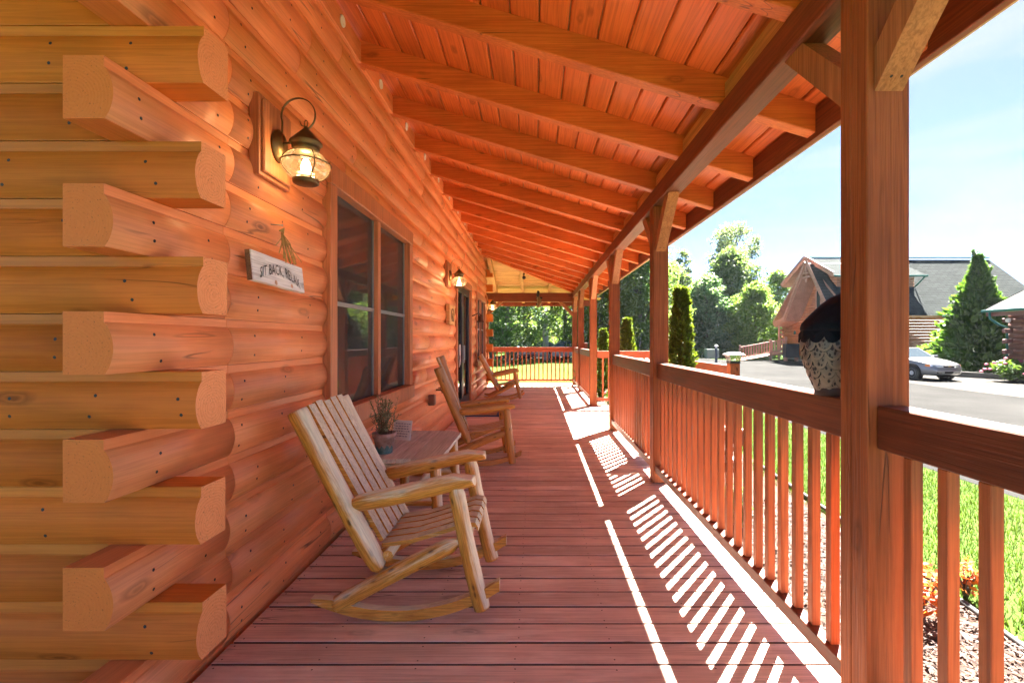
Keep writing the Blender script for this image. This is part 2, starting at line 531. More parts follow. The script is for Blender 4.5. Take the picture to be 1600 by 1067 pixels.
# ================================================================== PORCH AND CABIN
rng = random.Random(7)
XW = -1.35          # wall lip plane (faces +X)
YW = 1.646          # near end wall lip plane (faces -Y)
WALL_END = 12.75    # far corner of the cabin
PX0, PX1 = 1.083, 1.223   # post line
POSTS = [1.547, 4.36, 6.88, 9.45, 12.0, 13.92]

def log_profile(z0, g=0.0012):
    pr = [(-0.128, z0 + g), (0.003, z0 + g)]
    n = 9
    for i in range(n + 1):
        t = i / n
        pr.append((0.004 + 0.026 * max(0.0, math.sin(math.pi * t)) ** 0.75, z0 + 0.004 + 0.158 * t))
    pr += [(0.0, z0 + 0.166), (0.0, z0 + 0.2 - g), (-0.128, z0 + 0.2 - g)]
    sm = [False] * len(pr)
    for i in range(2, 2 + n): sm[i] = True
    return pr, sm

def log_nails(mb, axis, a, b, z0, r):
    t = a + r.uniform(0.05, 0.2)
    while t < b - 0.04:
        for zz in (0.045 + r.uniform(-.01, .01), 0.118 + r.uniform(-.012, .012)):
            tt = (zz - 0.004) / 0.158
            d = 0.004 + 0.026 * math.sin(math.pi * tt) ** 0.75 + 0.0012
            sl = (0.5 - tt) * 0.5
            jt = t + r.uniform(-.02, .02)
            if axis == 'y': mb.disc((XW + d, jt, z0 + zz), (1, 0, -sl), 0.0062, 2)
            else: mb.disc((jt, YW - d, z0 + zz), (0, -1, -sl), 0.0062, 2)
        t += r.uniform(0.25, 0.55)

def make_log(axis, a, b, z0, parent, r, nails=True):
    pr, sm = log_profile(z0)
    mb = MB()
    if axis == 'y':
        mb.extr([(XW + d, z) for d, z in pr], 'y', a, b, 0, 1, sm)
    else:
        mb.extr([(YW - d, z) for d, z in pr], 'x', a, b, 0, 1, sm)
    if nails: log_nails(mb, axis, a, b, z0, r)
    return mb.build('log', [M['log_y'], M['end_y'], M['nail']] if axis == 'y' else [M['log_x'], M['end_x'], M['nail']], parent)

# ---- deck
deck = empty('porch_deck', (0, 6.75, 0), kind='structure', label='red brown stained plank floor of the log cabin porch')
BW = 0.1395
M['edge'] = plain('dirty board edge', (0.10, 0.05, 0.04), 0.9)
def deck_board(x0, x1):
    mb = MB()
    mb.box(x0, x1, -BW / 2 + 0.0062, BW / 2 - 0.0062, -0.036, 0.0, 0.0025)
    mb.m = [2 if i in (1, 4) else 0 for i in range(len(mb.m))]      # dirt on the long edges
    x = x0 + 0.03
    r = random.Random(int(x1 * 100))
    while x < x1:
        for y in (-0.042, 0.042):
            mb.disc((x + r.uniform(-.008, .008), y + r.uniform(-.008, .008), 0.0008), (0, 0, 1), 0.0038, 1)
        x += 0.405
    return mb.mesh('board', [M['deck'], M['nail'], M['edge']])
bd_main = [deck_board(-1.327, 1.262), deck_board(-1.327, 1.258), deck_board(-1.327, 1.265)]
bd_long = deck_board(-3.6, 1.262)
y = -0.93
while y < 14.36:
    me = bd_long if (y < 1.35 or y > 13.0) else rng.choice(bd_main)
    o = inst('board', me, deck, (rng.uniform(-.002, .002), y - 6.75, rng.uniform(-0.0012, 0.0012)))
    y += BW
mb = MB()
for xx in (-1.1, -0.4, 0.3, 1.0, 1.21): mb.box(xx, xx + 0.04, -0.95, 14.35, -0.24, -0.04)
mb.box(1.2, 1.24, -0.95, 14.36, -0.24, -0.038); mb.box(-3.6, 1.2, 14.37, 14.40, -0.24, -0.002, 0.003)
mb.build('joist', M['edge'], deck)
mb = MB(); mb.box(-3.4, 1.19, -0.9, 14.3, -0.43, -0.245); mb.build('underside', M['dark'], deck)
# landing beyond the posts
for i in range(13):
    xx = 1.345 + i * BW
    mb = MB(); mb.box(xx - BW / 2 + .003, xx + BW / 2 - .003, 6.98, 9.52, -0.034, 0.0, 0.003)
    mb.build('board', wood('landing board stain', (0.78, 0.545, 0.43), (0.88, 0.66, 0.54), 1) if i == 0 else bpy.data.materials['landing board stain'], deck)
mb = MB(); mb.box(1.27, 3.08, 6.96, 7.0, -0.24, -0.036); mb.box(3.06, 3.1, 7.0, 9.54, -0.24, -0.036); mb.build('landing_skirt', M['beam_x'], deck)
mb = MB()
for k, (yy, zz) in enumerate(((6.68, -0.15), (6.4, -0.30))): mb.box(1.5, 2.8, yy, yy + 0.29, zz - 0.04, zz, 0.004)
mb.build('step', M['deck'], deck)

# ---- cabin wall along the porch
wall = empty('log_wall', (XW, 6.6, 0), label='long orange stained log wall of the cabin with windows and door', cat='wall')
W1 = (3.0, 5.0); DR = (7.85, 9.68); W2 = (10.5, 12.35)
for k in range(-1, 17):
    z0 = 0.01 + 0.2 * k
    yprot = (k % 2 == 0)            # courses whose porch-wall log passes the corner
    cut = []
    if z0 + 0.2 > 0.87 and z0 < 2.3: cut += [W1, W2]
    if z0 < 2.30: cut.append(DR)
    cut.sort()
    ys = 1.48 if yprot else 1.646 + 0.132
    ye = WALL_END + 0.17 if yprot else WALL_END
    segs = []; a = ys
    for c in cut:
        segs.append((a, c[0])); a = c[1]
    segs.append((a, ye))
    r = random.Random(100 + k)
    for (a, b) in segs:
        cuts = [a]
        if a < 2.0: cuts.append(2.06 + r.uniform(-.02, .02))
        if k >= 11: 
            t = cuts[-1] + r.uniform(0.5, 1.6)
            while t < b - 0.4: cuts.append(t); t += r.uniform(1.2, 2.9)
        elif b - cuts[-1] > 1.5 and b > 5.5:
            cuts.append(cuts[-1] + r.uniform(0.7, 1.1) if r.random() < .6 else b - r.uniform(.5, .9))
        cuts = sorted(c for c in cuts if c < b - 0.1) + [b]
        for i in range(len(cuts) - 1):
            make_log('y', cuts[i] + (0.001 if i else 0), cuts[i + 1] - 0.001, z0, wall, r)
mb = MB(); mb.box(-5.5, XW - 0.135, YW + 0.135, WALL_END - 0.14, -0.44, 3.7)
mb.build('leak_backing', plain('dark sheathing', (0.10, 0.075, 0.06), 0.8), wall)  # solid dark box added behind the logs: blocks light leaks, stands for dim interior
# frieze blocking handled with the roof

# ---- near end wall, logs across the view
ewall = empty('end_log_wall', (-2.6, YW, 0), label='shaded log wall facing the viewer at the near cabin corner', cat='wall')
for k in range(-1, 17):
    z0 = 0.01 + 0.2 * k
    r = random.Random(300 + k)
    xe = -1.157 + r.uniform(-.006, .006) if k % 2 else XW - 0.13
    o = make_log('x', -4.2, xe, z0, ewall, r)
# far corner stubs of the far end wall
fwall = empty('far_log_wall', (-2.6, WALL_END, 0), label='stacked log ends stepping out at the far cabin corner', cat='wall')
for k in range(-1, 16):
    if k % 2 == 0: continue
    z0 = 0.01 + 0.2 * k
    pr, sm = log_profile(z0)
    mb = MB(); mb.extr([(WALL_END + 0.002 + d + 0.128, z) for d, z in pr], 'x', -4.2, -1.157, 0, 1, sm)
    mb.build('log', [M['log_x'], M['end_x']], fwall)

# ---- windows and door
M['sash'] = plain('brown window sash', (0.23, 0.11, 0.07), 0.45)
M['alu'] = plain('grey screen frame', (0.35, 0.35, 0.34), 0.4, 0.6)
M['pane'] = glassmat('window pane', (0.60, 0.61, 0.60), 0.09, 0.0, 0.03, screen=0.32)
M['curtain'] = plain('taupe curtain', (0.34, 0.28, 0.23), 0.9, vary=0.3)
M['blackframe'] = plain('black door frame', (0.02, 0.02, 0.028), 0.35)
M['dglass'] = glassmat('storm door glass', (0.35, 0.37, 0.45), 0.16)
def window(y0, y1, zt, zb, ot, ob, mid):
    mb = MB(); XF = -1.298
    t = 0.105
    mb.box(-1.47, XF, y0, y0 + t, zb + .135, zt - .135, 0.004)
    mb.box(-1.47, XF, y1 - t, y1, zb + .135, zt - .135, 0.004)
    mb.box(-1.47, XF + .004, y0, y1, zt - .133, zt, 0.004)
    mb.box(-1.47, XF + .02, y0 - .005, y1 + .005, zb, zb + .133, 0.005)
    yc = (y0 + y1) / 2
    mb.box(-1.46, XF - .02, yc - .032, yc + .032, zb + .14, zt - .135, 0.004)
    w = mb.build('window', M['trim'], wall)
    for (a, b) in ((y0 + t + .004, yc - .034), (yc + .034, y1 - t - .004)):
        s = MB(); z0, z1 = zb + .137, zt - .137
        for (zz0, zz1, xf) in ((z0, mid, -1.385), (mid, z1, -1.372)):
            s.box(xf - .03, xf, a, a + .045, zz0, zz1); s.box(xf - .03, xf, b - .045, b, zz0, zz1)
            s.box(xf - .03, xf, a + .045, b - .045, zz0, zz0 + .05); s.box(xf - .03, xf, a + .045, b - .045, zz1 - .05, zz1)
        s.build('sash', M['sash'], w)
        s = MB(); s.box(-1.371, -1.352, a, b, mid - .016, mid + .012); s.box(-1.371, -1.355, a, a + .014, z0, z1); s.box(-1.371, -1.355, b - .014, b, z0, z1)
        s.build('screen_frame', M['alu'], w)
        s = MB(); s.box(-1.366, -1.363, a + .014, b - .014, z0, z1); s.build('pane', M['pane'], w)
        s = MB(); n = 26
        pts = []
        for i in range(n + 1):
            yy = a + (b - a) * i / n
            if abs(i / n - .5) < .22: continue
            pts.append((yy, -1.455 + .012 * math.sin(i * 1.9)))
        for i in range(len(pts) - 1):
            (ya, xa), (yb, xb) = pts[i], pts[i + 1]
            if yb - ya > .1: continue
            s.add([(xa, ya, z0), (xb, yb, z0), (xb, yb, z1), (xa, ya, z1)], [(0, 1, 2, 3)], 0, True)
        s.build('curtain', M['curtain'], w, recalc=False)
    return w
window(W1[0], W1[1], 2.45, 0.72, 0, 0, 1.57)
window(W2[0], W2[1], 2.40, 0.72, 0, 0, 1.57)

mb = MB(); XF = -1.30
mb.box(-1.47, XF, DR[0], DR[0] + .09, 0, 2.30, .004); mb.box(-1.47, XF, DR[1] - .09, DR[1], 0, 2.30, .004)
mb.box(-1.47, XF + .003, DR[0], DR[1], 2.303, 2.42, .004)
door = mb.build('door', M['trim'], wall)
d0, d1 = DR[0] + .093, DR[1] - .093
mb = MB()
dm = (d0 + d1) / 2
for a, b in ((d0, dm - .004), (dm + .004, d1)):
    mb.box(-1.40, -1.345, a, a + .11, .02, 2.29, .004); mb.box(-1.40, -1.345, b - .11, b, .02, 2.29, .004)
    mb.box(-1.40, -1.345, a + .11, b - .11, .02, .25, .003); mb.box(-1.40, -1.345, a + .11, b - .11, 2.17, 2.29, .003)
mb.build('storm_frame', M['blackframe'], door)
mb = MB(); mb.box(-1.376, -1.372, d0 + .1, d1 - .1, .2, 2.2); mb.build('pane', M['dglass'], door)
mb = MB(); mb.box(-1.345, -1.30, dm - .06, dm - .035, 0.95, 1.22, .006); mb.box(-1.345, -1.31, dm - .09, dm - .06, 0.90, .96, .004)
mb.build('handle', M['alu'], door)
mb = MB(); mb.box(-1.46, -1.44, d0, d1, .02, 2.29); mb.build('inner_door', plain('navy inner door', (0.03, 0.033, 0.06), 0.4), door)

# ---- roof: beams, rafters, boards
SL = 0.296
def zb(x): return 2.709 + SL * (PX0 - x)       # underside of the rafters
RD = 0.166                                     # rafter depth, vertical
EX = 1.882                                     # roof edge
YH0, KH = 11.82, 0.9                           # far hip line in plan
def yhip(x): return YH0 + KH * (x + 1.33)
def ynear(x): return 1.65 - (x + 1.33)
roof = empty('porch_roof', (0, 6.6, 2.55), label='open porch roof with orange red rafters and plank ceiling above the deck', cat='roof')
# main beam on the posts, in two plies like the photo
mb = MB(); mb.box(PX0, PX1, -0.92, 14.06, 2.553, 2.706, 0.006); mb.build('beam', M['beam_y'], roof)
# far beam and near beam
mb = MB(); mb.box(-3.6, PX0 - .002, 13.93, 14.05, 2.44, 2.70, .006); mb.build('beam', M['beam_x'], roof)
mb = MB(); mb.box(-3.6, PX0 - .002, -0.9, -0.78, 2.553, 2.70, .006); mb.build('beam', M['beam_x'], roof)
# rafters of the long side
XT = 1.648
def rafter(yy, x0, x1):
    mb = MB()
    pr = [(x0, zb(x0)), (x1, zb(x1)), (x1, zb(x1) + RD), (x0, zb(x0) + RD)]
    c = 0.006
    mb.extr(pr, 'y', yy + c, yy + .088 - c)
    # chamfered lower arrises
    pr2 = [(x0, zb(x0) + c), (x1, zb(x1) + c), (x1, zb(x1) + RD), (x0, zb(x0) + RD)]
    mb2 = MB()
    V = []
    for x in (x0, x1):
        z = zb(x)
        V += [(x, yy, z + c), (x, yy + c, z), (x, yy + .088 - c, z), (x, yy + .088, z + c), (x, yy + .088, z + RD), (x, yy, z + RD)]
    F = [(i, (i + 1) % 6, 6 + (i + 1) % 6, 6 + i) for i in range(6)] + [tuple(range(6)), tuple(range(6, 12))]
    mb2.add(V, F)
    return mb2.build('rafter', M['raft'], roof)
RAFT = [1.99 + 0.8 * k for k in range(-3, 15)]
for yy in RAFT:
    x0 = -1.348
    if yy < 1.65: x0 = -1.33 + (1.65 - yy)
    if yy > YH0: x0 = -1.33 + (yy - YH0) / KH
    if x0 > 1.3: continue
    rafter(yy, x0, XT)
# ceiling boards of the long side
PITCH = 0.172
i = 0
x = -1.352
while x < XT + 0.06:
    xa, xb = x, x + PITCH - 0.007
    xm = (xa + xb) / 2
    ya, yb = max(-1.2, ynear(xm)), yhip(xm)
    mb = MB(); z0 = RD + .001
    xe = min(xb, 1.70)
    g = 0.008
    V = []
    for yy in (ya, yb):
        V += [(xa, yy, zb(xa) + z0 + g), (xa + g, yy, zb(xa + g) + z0), (xe - g, yy, zb(xe - g) + z0), (xe, yy, zb(xe) + z0 + g), (xe, yy, zb(xe) + z0 + .022), (xa, yy, zb(xa) + z0 + .022)]
    F = [(q, (q + 1) % 6, 6 + (q + 1) % 6, 6 + q) for q in range(6)] + [tuple(range(6)), tuple(range(6, 12))]
    mb.add(V, F); mb.build('ceiling_board', M['ceil'], roof)
    x += PITCH
# roof sheet above, drip edge
M['drip'] = plain('tan drip edge', (0.50, 0.37, 0.22), 0.5)
M['shroof'] = groundmat('roof covering', (0.06, 0.055, 0.05), (0.09, 0.085, 0.08), 3, 60)
mb = MB(); h = RD + .026
def zs(x): return zb(x) + h
xs = (-1.75, EX)
mb.slab([(-1.40, 1.70, zs(-1.40) + .028), (EX, ynear(EX) + .0, zs(EX) + .028), (EX, yhip(EX), zs(EX) + .028), (-1.40, yhip(-1.40), zs(-1.40) + .028)], .027, 0, 1)
mb.build('roof_covering', [M['shroof'], M['drip']], roof)
# fascia with timber inner face
mb = MB(); mb.box(XT + .004, XT + .044, -1.45, 14.5, 2.512, zb(1.69) + RD - .004, .004); mb.build('fascia', M['beam_y'], roof)
mb = MB()
V = [(XT + .046, -1.5, 2.60), (EX, -1.5, zs(EX) - .003), (EX, 14.5, zs(EX) - .003), (XT + .046, 14.5, 2.60)]
mb.box(EX - .012, EX + .012, -1.45, 14.55, zs(EX) - .016, zs(EX) + .03); mb.build('drip_edge', M['drip'], roof)
# near hip side (overhead, behind the viewer)
zn = zb(-1.33) + RD
mb = MB(); mb.slab([(-4.2, 1.66, zn), (-1.36, 1.66, zn), (1.86, -1.56, zn - SL * 3.22), (-4.2, -1.56, zn - SL * 3.22)], .03, 0)
mb.build('near_ceiling', M['ceil_x'], roof)
# far hip side: boards across, rafters towards the far beam
SF = (zb(-1.33) - 2.709) / (yhip(PX0) - YH0)
def zf(yy): return zb(-1.33) - SF * (yy - YH0)
y = YH0 + 0.02
while y < 14.85:
    yb_ = y + 0.128
    xr = -1.33 + ((y + yb_) / 2 - YH0) / KH
    mb = MB(); z0 = RD + .001; g = .006; xl = XW - .02 if y < WALL_END + .1 else -3.9
    V = []
    for xx in (xl, xr):
        V += [(xx, y, zf(y) + z0 + g), (xx, y + g, zf(y + g) + z0), (xx, yb_ - g, zf(yb_ - g) + z0), (xx, yb_, zf(yb_) + z0 + g), (xx, yb_, zf(yb_) + z0 + .02), (xx, y, zf(y) + z0 + .02)]
    mb.add(V, [(q, (q + 1) % 6, 6 + (q + 1) % 6, 6 + q) for q in range(6)] + [tuple(range(6)), tuple(range(6, 12))])
    mb.build('ceiling_board', M['ceil_x'], roof)
    y += 0.1335
mb = MB()
mb.slab([(-4.2, YH0 - .2, zf(YH0 - .2) + h + .02), (yhip(0) * 0 - 1.33 + (14.9 - YH0) / KH, 14.9, zf(14.9) + h + .02), (-4.2, 14.9, zf(14.9) + h + .02)][:0] or
        [(-4.2, YH0 - .05, zf(YH0 - .05) + h + .024), (-1.36, YH0 - .05, zf(YH0 - .05) + h + .024), (-1.33 + (14.9 - YH0) / KH, 14.9, zf(14.9) + h + .024), (-4.2, 14.9, zf(14.9) + h + .024)], .02, 0)
mb.build('roof_covering', M['shroof'], roof)
for xx in (-1.23, -0.43, 0.37):
    y0 = YH0 + KH * (xx + 1.33) + .05
    mb = MB(); mb.add([(xx + dx, yy, zf(yy) + dz) for yy in (y0, 14.75) for dx, dz in ((0, 0.0), (.088, 0.0), (.088, RD), (0, RD))],
                      [(0, 1, 5, 4), (1, 2, 6, 5), (2, 3, 7, 6), (3, 0, 4, 7), (0, 1, 2, 3), (4, 5, 6, 7)])
    mb.build('rafter', M['raft_y'], roof)
# hip rafter
mb = MB(); a = Vector((-1.33, YH0, zb(-1.33) + .005)); b = Vector((1.62, yhip(1.62), zb(1.62) + .005))
dn = (b - a); dn.z = 0; dn.normalize(); sd = Vector((dn.y, -dn.x, 0)) * .045
mb.add([a - sd, a + sd, a + sd + Vector((0, 0, RD - .01)), a - sd + Vector((0, 0, RD - .01)), b - sd, b + sd, b + sd + Vector((0, 0, RD - .01)), b - sd + Vector((0, 0, RD - .01))],
       [(0, 1, 5, 4), (1, 2, 6, 5), (2, 3, 7, 6), (3, 0, 4, 7), (0, 1, 2, 3), (4, 5, 6, 7)])
mb.build('hip_rafter', M['raft'], roof)
mb = MB(); mb.box(-4.0, EX, 14.76, 14.80, 2.37, 2.56, .004); mb.build('fascia', M['beam_x'], roof)
# blocking with round vents at the wall, bird blocks on the beam
M['vent'] = plain('white vent disc', (0.78, 0.75, 0.70), 0.5)
vm = MB(); vm.lathe([(0.001, .004), (.026, .004), (.031, .010), (.036, .010), (.039, 0.0)], 18, 0, True); vent_me = vm.mesh('vent', M['vent'])
ys_ = [yy for yy in RAFT if 1.9 < yy < 11.9]
for i, yy in enumerate(ys_[:-1] + [ys_[-1]]):
    a, b = yy + .089, (ys_[i + 1] if i + 1 < len(ys_) else yy + .8) - .001
    mb = MB(); mb.box(-1.40, -1.322, a, b, 3.412, 3.57, .003); mb.build('blocking', M['log_y'], roof)
    inst('vent', vent_me, roof, (-1.322, (a + b) / 2 - .0 - 6.6, 3.495 - 2.55), rot=(0, R(90), 0))
    if i == 0:
        mb = MB(); mb.box(-1.40, -1.322, 1.70, yy - .001, 3.412, 3.57, .003); mb.build('blocking', M['log_y'], roof)
for yy in RAFT:
    if yy > 13.2: continue
    mb = MB(); mb.box(PX0 + .03, PX0 + .07, yy + .09, min(yy + .798, 13.9), 2.708, zb(PX0 + .05) + RD - .03, .002); mb.build('bird_block', M['raft_y'], roof)

# ---- posts with knee braces
GRP_P = 'timber posts along the porch edge'
PL = ['thick stained timber porch post nearest the viewer, two plies', 'second timber porch post from the viewer, at the end of the near railing',
      'third timber porch post, beside the gap for the landing', 'fourth porch post, past the landing gap', 'fifth porch post, with the small block on its rail',
      'last slim porch post at the far corner of the deck']
def make_post(x0, y0, label, braces, xb=None, th=2.552):
    p = empty('porch_post', (x0 + .07, y0 + .07, 0), label=label, cat='post', group=GRP_P)
    mb = MB()
    g = .0035
    # two plies with a seam on the porch-side face
    mb.box(x0, x0 + .14, y0, y0 + .078, 0.002, th - .001, .004)
    mb.box(x0 + .0008, x0 + .1392, y0 + .0805, y0 + .14, 0.002, th - .001, .004)
    mb.build('shaft', M['post'], p)
    for d in braces:
        mb = MB(); L = .42; t = .10
        if d in ('-y', '+y'):
            s = -1 if d == '-y' else 1
            yf = y0 if s < 0 else y0 + .14
            z0 = th - L
            # 45 degree brace, foot cut plumb
            prof = [(yf, z0), (yf + s * L, th - .001), (yf + s * (L + .0) - s * .14, th - .001), (yf, z0 + .14)]
            mb.extr(prof, 'x', x0 + .024, x0 + .116)
            for yy, zz in ((.03, .055), (.03, .055)):
                pass
            mb.disc((x0 + .055, yf + s * .032, z0 + .0305), (0, s * .7, -.7), .005, 1); mb.disc((x0 + .088, yf + s * .032, z0 + .0305), (0, s * .7, -.7), .005, 1)
        else:
            s = -1 if d == '-x' else 1
            xf = x0 if s < 0 else x0 + .14
            zt = 2.44; z0 = zt - L
            mb.extr([(xf, z0), (xf + s * L, zt - .001), (xf + s * L - s * .13, zt - .001), (xf, z0 + .13)], 'y', y0 + .025, y0 + .115)
        mb.build('brace', [M['brace'], M['nail']], p)
    return p
for i, yy in enumerate(POSTS):
    br = ['-y', '+y'] if i < 5 else ['-x', '-y']
    make_post(PX0, yy, PL[i], br)
make_post(PX0, -0.91, 'timber corner post behind the viewer at the near porch corner', ['+y'])
make_post(-1.53, 13.92, 'far end post standing behind the stepped log corner', ['+x'])

# ---- railings
bal = MB(); bal.box(-.0175, .0175, -.0175, .0175, 0, .797, .0025); BAL = bal.mesh('baluster', M['balu'])
balx = BAL
def railing(a, b, label, group, axis='y', fix=None, zt=1.105, mtop=None):
    e = empty('porch_railing', ((1.15, (a + b) / 2, 0) if axis == 'y' else ((a + b) / 2, fix, 0)), label=label, cat='railing', group=group)
    mb = MB(); m2 = MB()
    if axis == 'y':
        mb.box(1.113, 1.208, a, b, zt - .14, zt, .004); m2.box(1.098, 1.152, a, b, .104, .166, .003)
    else:
        mb.box(a, b, fix - .045, fix + .045, zt - .14, zt, .004); m2.box(a, b, fix - .027, fix + .027, .104, .166, .003)
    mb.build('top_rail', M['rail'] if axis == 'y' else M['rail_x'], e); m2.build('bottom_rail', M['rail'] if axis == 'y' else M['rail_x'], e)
    n = max(1, int(round((b - a) / 0.122)) - 1)
    st = (b - a) / (n + 1)
    for k in range(n):
        t = a + st * (k + 1)
        if axis == 'y': inst('baluster', BAL, e, (1.135 - 1.15, t - (a + b) / 2, .167), rz=rng.uniform(-.03, .03))
        else: inst('baluster', BAL, e, (t - (a + b) / 2, 0, .167), rz=rng.uniform(-.03, .03))
    return e
G = 'porch railings of square balusters'
railing(-0.77, 1.547 - .001, 'near railing running past the viewer, right of the nearest post', G)
railing(1.688, 4.359, 'long railing under the owl between the first two posts', G)
railing(4.501, 6.879, 'railing from the second to the third post', G)
railing(9.591, 11.999, 'railing past the landing, between the fourth and fifth posts', G)
railing(12.141, 13.919, 'last short side railing before the far corner post', G)
railing(-1.389, 1.082, 'railing across the far end of the deck in front of the lawn', G, 'x', 13.99)
railing(1.224, 3.0, 'railing along the far side of the landing above pink flowers', G, 'x', 9.47, 1.10)

# newel with solar cap light and the landing side rail
nw = empty('newel_post', (2.90, 6.95, 0), label='short landing newel post with a board rail behind it', cat='post')
mb = MB(); mb.box(2.83, 2.97, 6.88, 7.02, -.3, .975, .005); mb.build('shaft', M['post'], nw)
mb = MB(); mb.box(2.85, 2.95, 7.021, 9.42, .80, .94, .005); mb.build('board_rail', M['rail'], nw)
mb = MB()
for k in range(17): mb.box(2.88, 2.915, 7.15 + k * .13, 7.185 + k * .13, .01, .799, .002)
sl_ = MB(); sl_.box(-.0175, .0175, -.0175, .0175, 0, .79, .002); sme = sl_.mesh('baluster', M['balu'])
for k in range(17): inst('baluster', sme, nw, (0.0, 7.17 + k * .13 - 6.95, .006))
cap = empty('cap_light', (2.90, 6.95, .977), label='glass sided solar cap light on the landing newel', cat='lamp')
mb = MB(); mb.box(-.075, .075, -.075, .075, 0, .03, .004); mb.build('base', M['nail'], cap, True)
mb = MB(); mb.lathe([(.09, .03), (.125, .12)], 4, 0, False, Matrix.Rotation(R(45), 4, 'Z')); mb.build('glass', glassmat('cap light glass', (0.75, 0.85, 0.8), .25), cap, True)
for sx in (-1, 1):
    for sy in (-1, 1): mb = MB(); mb.tube([(sx * .064, sy * .064, .03), (sx * .089, sy * .089, .12)], .006, 6); mb.build('corner_bar', M['alu'], cap, True)
mb = MB(); mb.lathe([(.165, .12), (.165, .132), (.09, .158), (.0, .165)], 4, 0, False, Matrix.Rotation(R(45), 4, 'Z')); mb.build('top', plain('pewter cap', (.42, .42, .42), .4, .5), cap, True)

# ================================================================== GROUND
GZ = -0.45
M['lawn'] = groundmat('lawn turf', (0.045, 0.08, 0.016), (0.066, 0.11, 0.024), 0.9, 45, c=(0.075, 0.082, 0.03))
M['asph'] = groundmat('worn grey asphalt', (0.025, 0.025, 0.0247), (0.034, 0.0337, 0.033), 0.7, 90, 0.85, 0.25, c=(0.042, 0.0415, 0.041))
M['gravel'] = groundmat('pale gravel', (0.045, 0.042, 0.038), (0.064, 0.06, 0.055), 1.3, 60, 0.95, 0.8, speck=(0.085, 0.08, 0.073))
M['mulch'] = groundmat('mulch soil', (0.07, 0.045, 0.035), (0.14, 0.09, 0.07), 5, 70, 0.95, 0.8)
M['conc'] = groundmat('concrete', (0.09, 0.088, 0.083), (0.12, 0.117, 0.11), 2, 50, 0.9, 0.2)
def sheet(name, pts, z, mat, label):
    mb = MB(); mb.add([(x, y, z) for x, y in pts], [tuple(range(len(pts)))], 0)
    o = mb.build(name, mat, None, recalc=False)
    if o.data.polygons[0].normal.z < 0: o.data.flip_normals()
    return tag(o, label, None, None, 'structure')
sheet('ground', [(-600, -600), (600, -600), (600, 600), (-600, 600)], GZ, M['lawn'], 'green lawn and ground around the cabins')
sheet('road', [(5.3, -60), (15.2, -60), (15.0, 10), (15.6, 22), (17.0, 26.5), (30, 30), (22.2, 33.0), (22.2, 42.5), (17, 41.2), (15.5, 52), (9.5, 52), (8.0, 40), (6.2, 24), (5.4, 10)], GZ + .004, M['asph'], 'pale grey asphalt drive beyond the lawn')
sheet('gravel_lot', [(14.7, -20), (40, -20), (40, 21.9), (21.4, 21.9), (18.9, 25.6), (15.8, 23.4), (14.9, 16)], GZ + .010, M['gravel'], 'pale gravel parking strip beside the drive')
sheet('gravel_drive', [(-9, 44), (9.2, 40.5), (11, 47), (-9, 54)], GZ + .006, M['gravel'], 'sunlit gravel drive beyond the far lawn')
sheet('mulch_bed', [(1.26, -3), (2.78, -3), (2.76, 2.6), (2.90, 3.6), (2.98, 5.0), (3.2, 6.9), (3.2, 9.6), (2.75, 10.5), (2.7, 16), (1.26, 16)], GZ + .005, M['mulch'], 'dark mulch planting bed below the porch')

# chips of mulch
nr = np.random.default_rng(5)
def cards(P, L, Wd, nrng, tilt=0.5, quad=True):
    n = len(P)
    az = nrng.uniform(0, 2 * np.pi, n); el = nrng.normal(0, tilt, n); roll = nrng.normal(0, tilt, n)
    d = np.stack([np.cos(az) * np.cos(el), np.sin(az) * np.cos(el), np.sin(el)], 1)
    s = np.stack([-np.sin(az), np.cos(az), roll], 1); s /= np.linalg.norm(s, axis=1, keepdims=True)
    L = np.asarray(L)[:, None] if np.ndim(L) else L; Wd = np.asarray(Wd)[:, None] if np.ndim(Wd) else Wd
    V = np.stack([P - d * L / 2, P + s * Wd / 2, P + d * L / 2, P - s * Wd / 2], 1).reshape(-1, 3)
    F = np.arange(4 * n).reshape(n, 4)
    return V, F
def stuff(name, V, F, mat, label, cat=None):
    o = bpy.data.objects.new(name, raw_mesh(name, V, F, mat)); COL.objects.link(o)
    return tag(o, label, cat, None, 'stuff')
def chipmat(name, cols):
    m, nt, out = newmat(name)
    ge = N(nt, 'ShaderNodeNewGeometry')
    c = ramp(nt, ge.outputs['Random Per Island'], [(i / (len(cols) - 1), c) for i, c in enumerate(cols)])
    finish(nt, out, c, 0.85, spec=0.2); return m
n = 16000
P = np.stack([nr.uniform(1.3, 2.82, n), nr.uniform(-0.2, 5.2, n), GZ + .012 + nr.uniform(0, .022, n)], 1)
V, F = cards(P, nr.uniform(.025, .07, n), nr.uniform(.008, .02, n), nr, 0.35)
stuff('mulch_chips', V, F, chipmat('mulch chips', [(.025, .015, .012), (.08, .05, .04), (.15, .11, .095), (.05, .03, .025), (.21, .17, .15)]), 'loose shredded bark mulch over the planting bed')
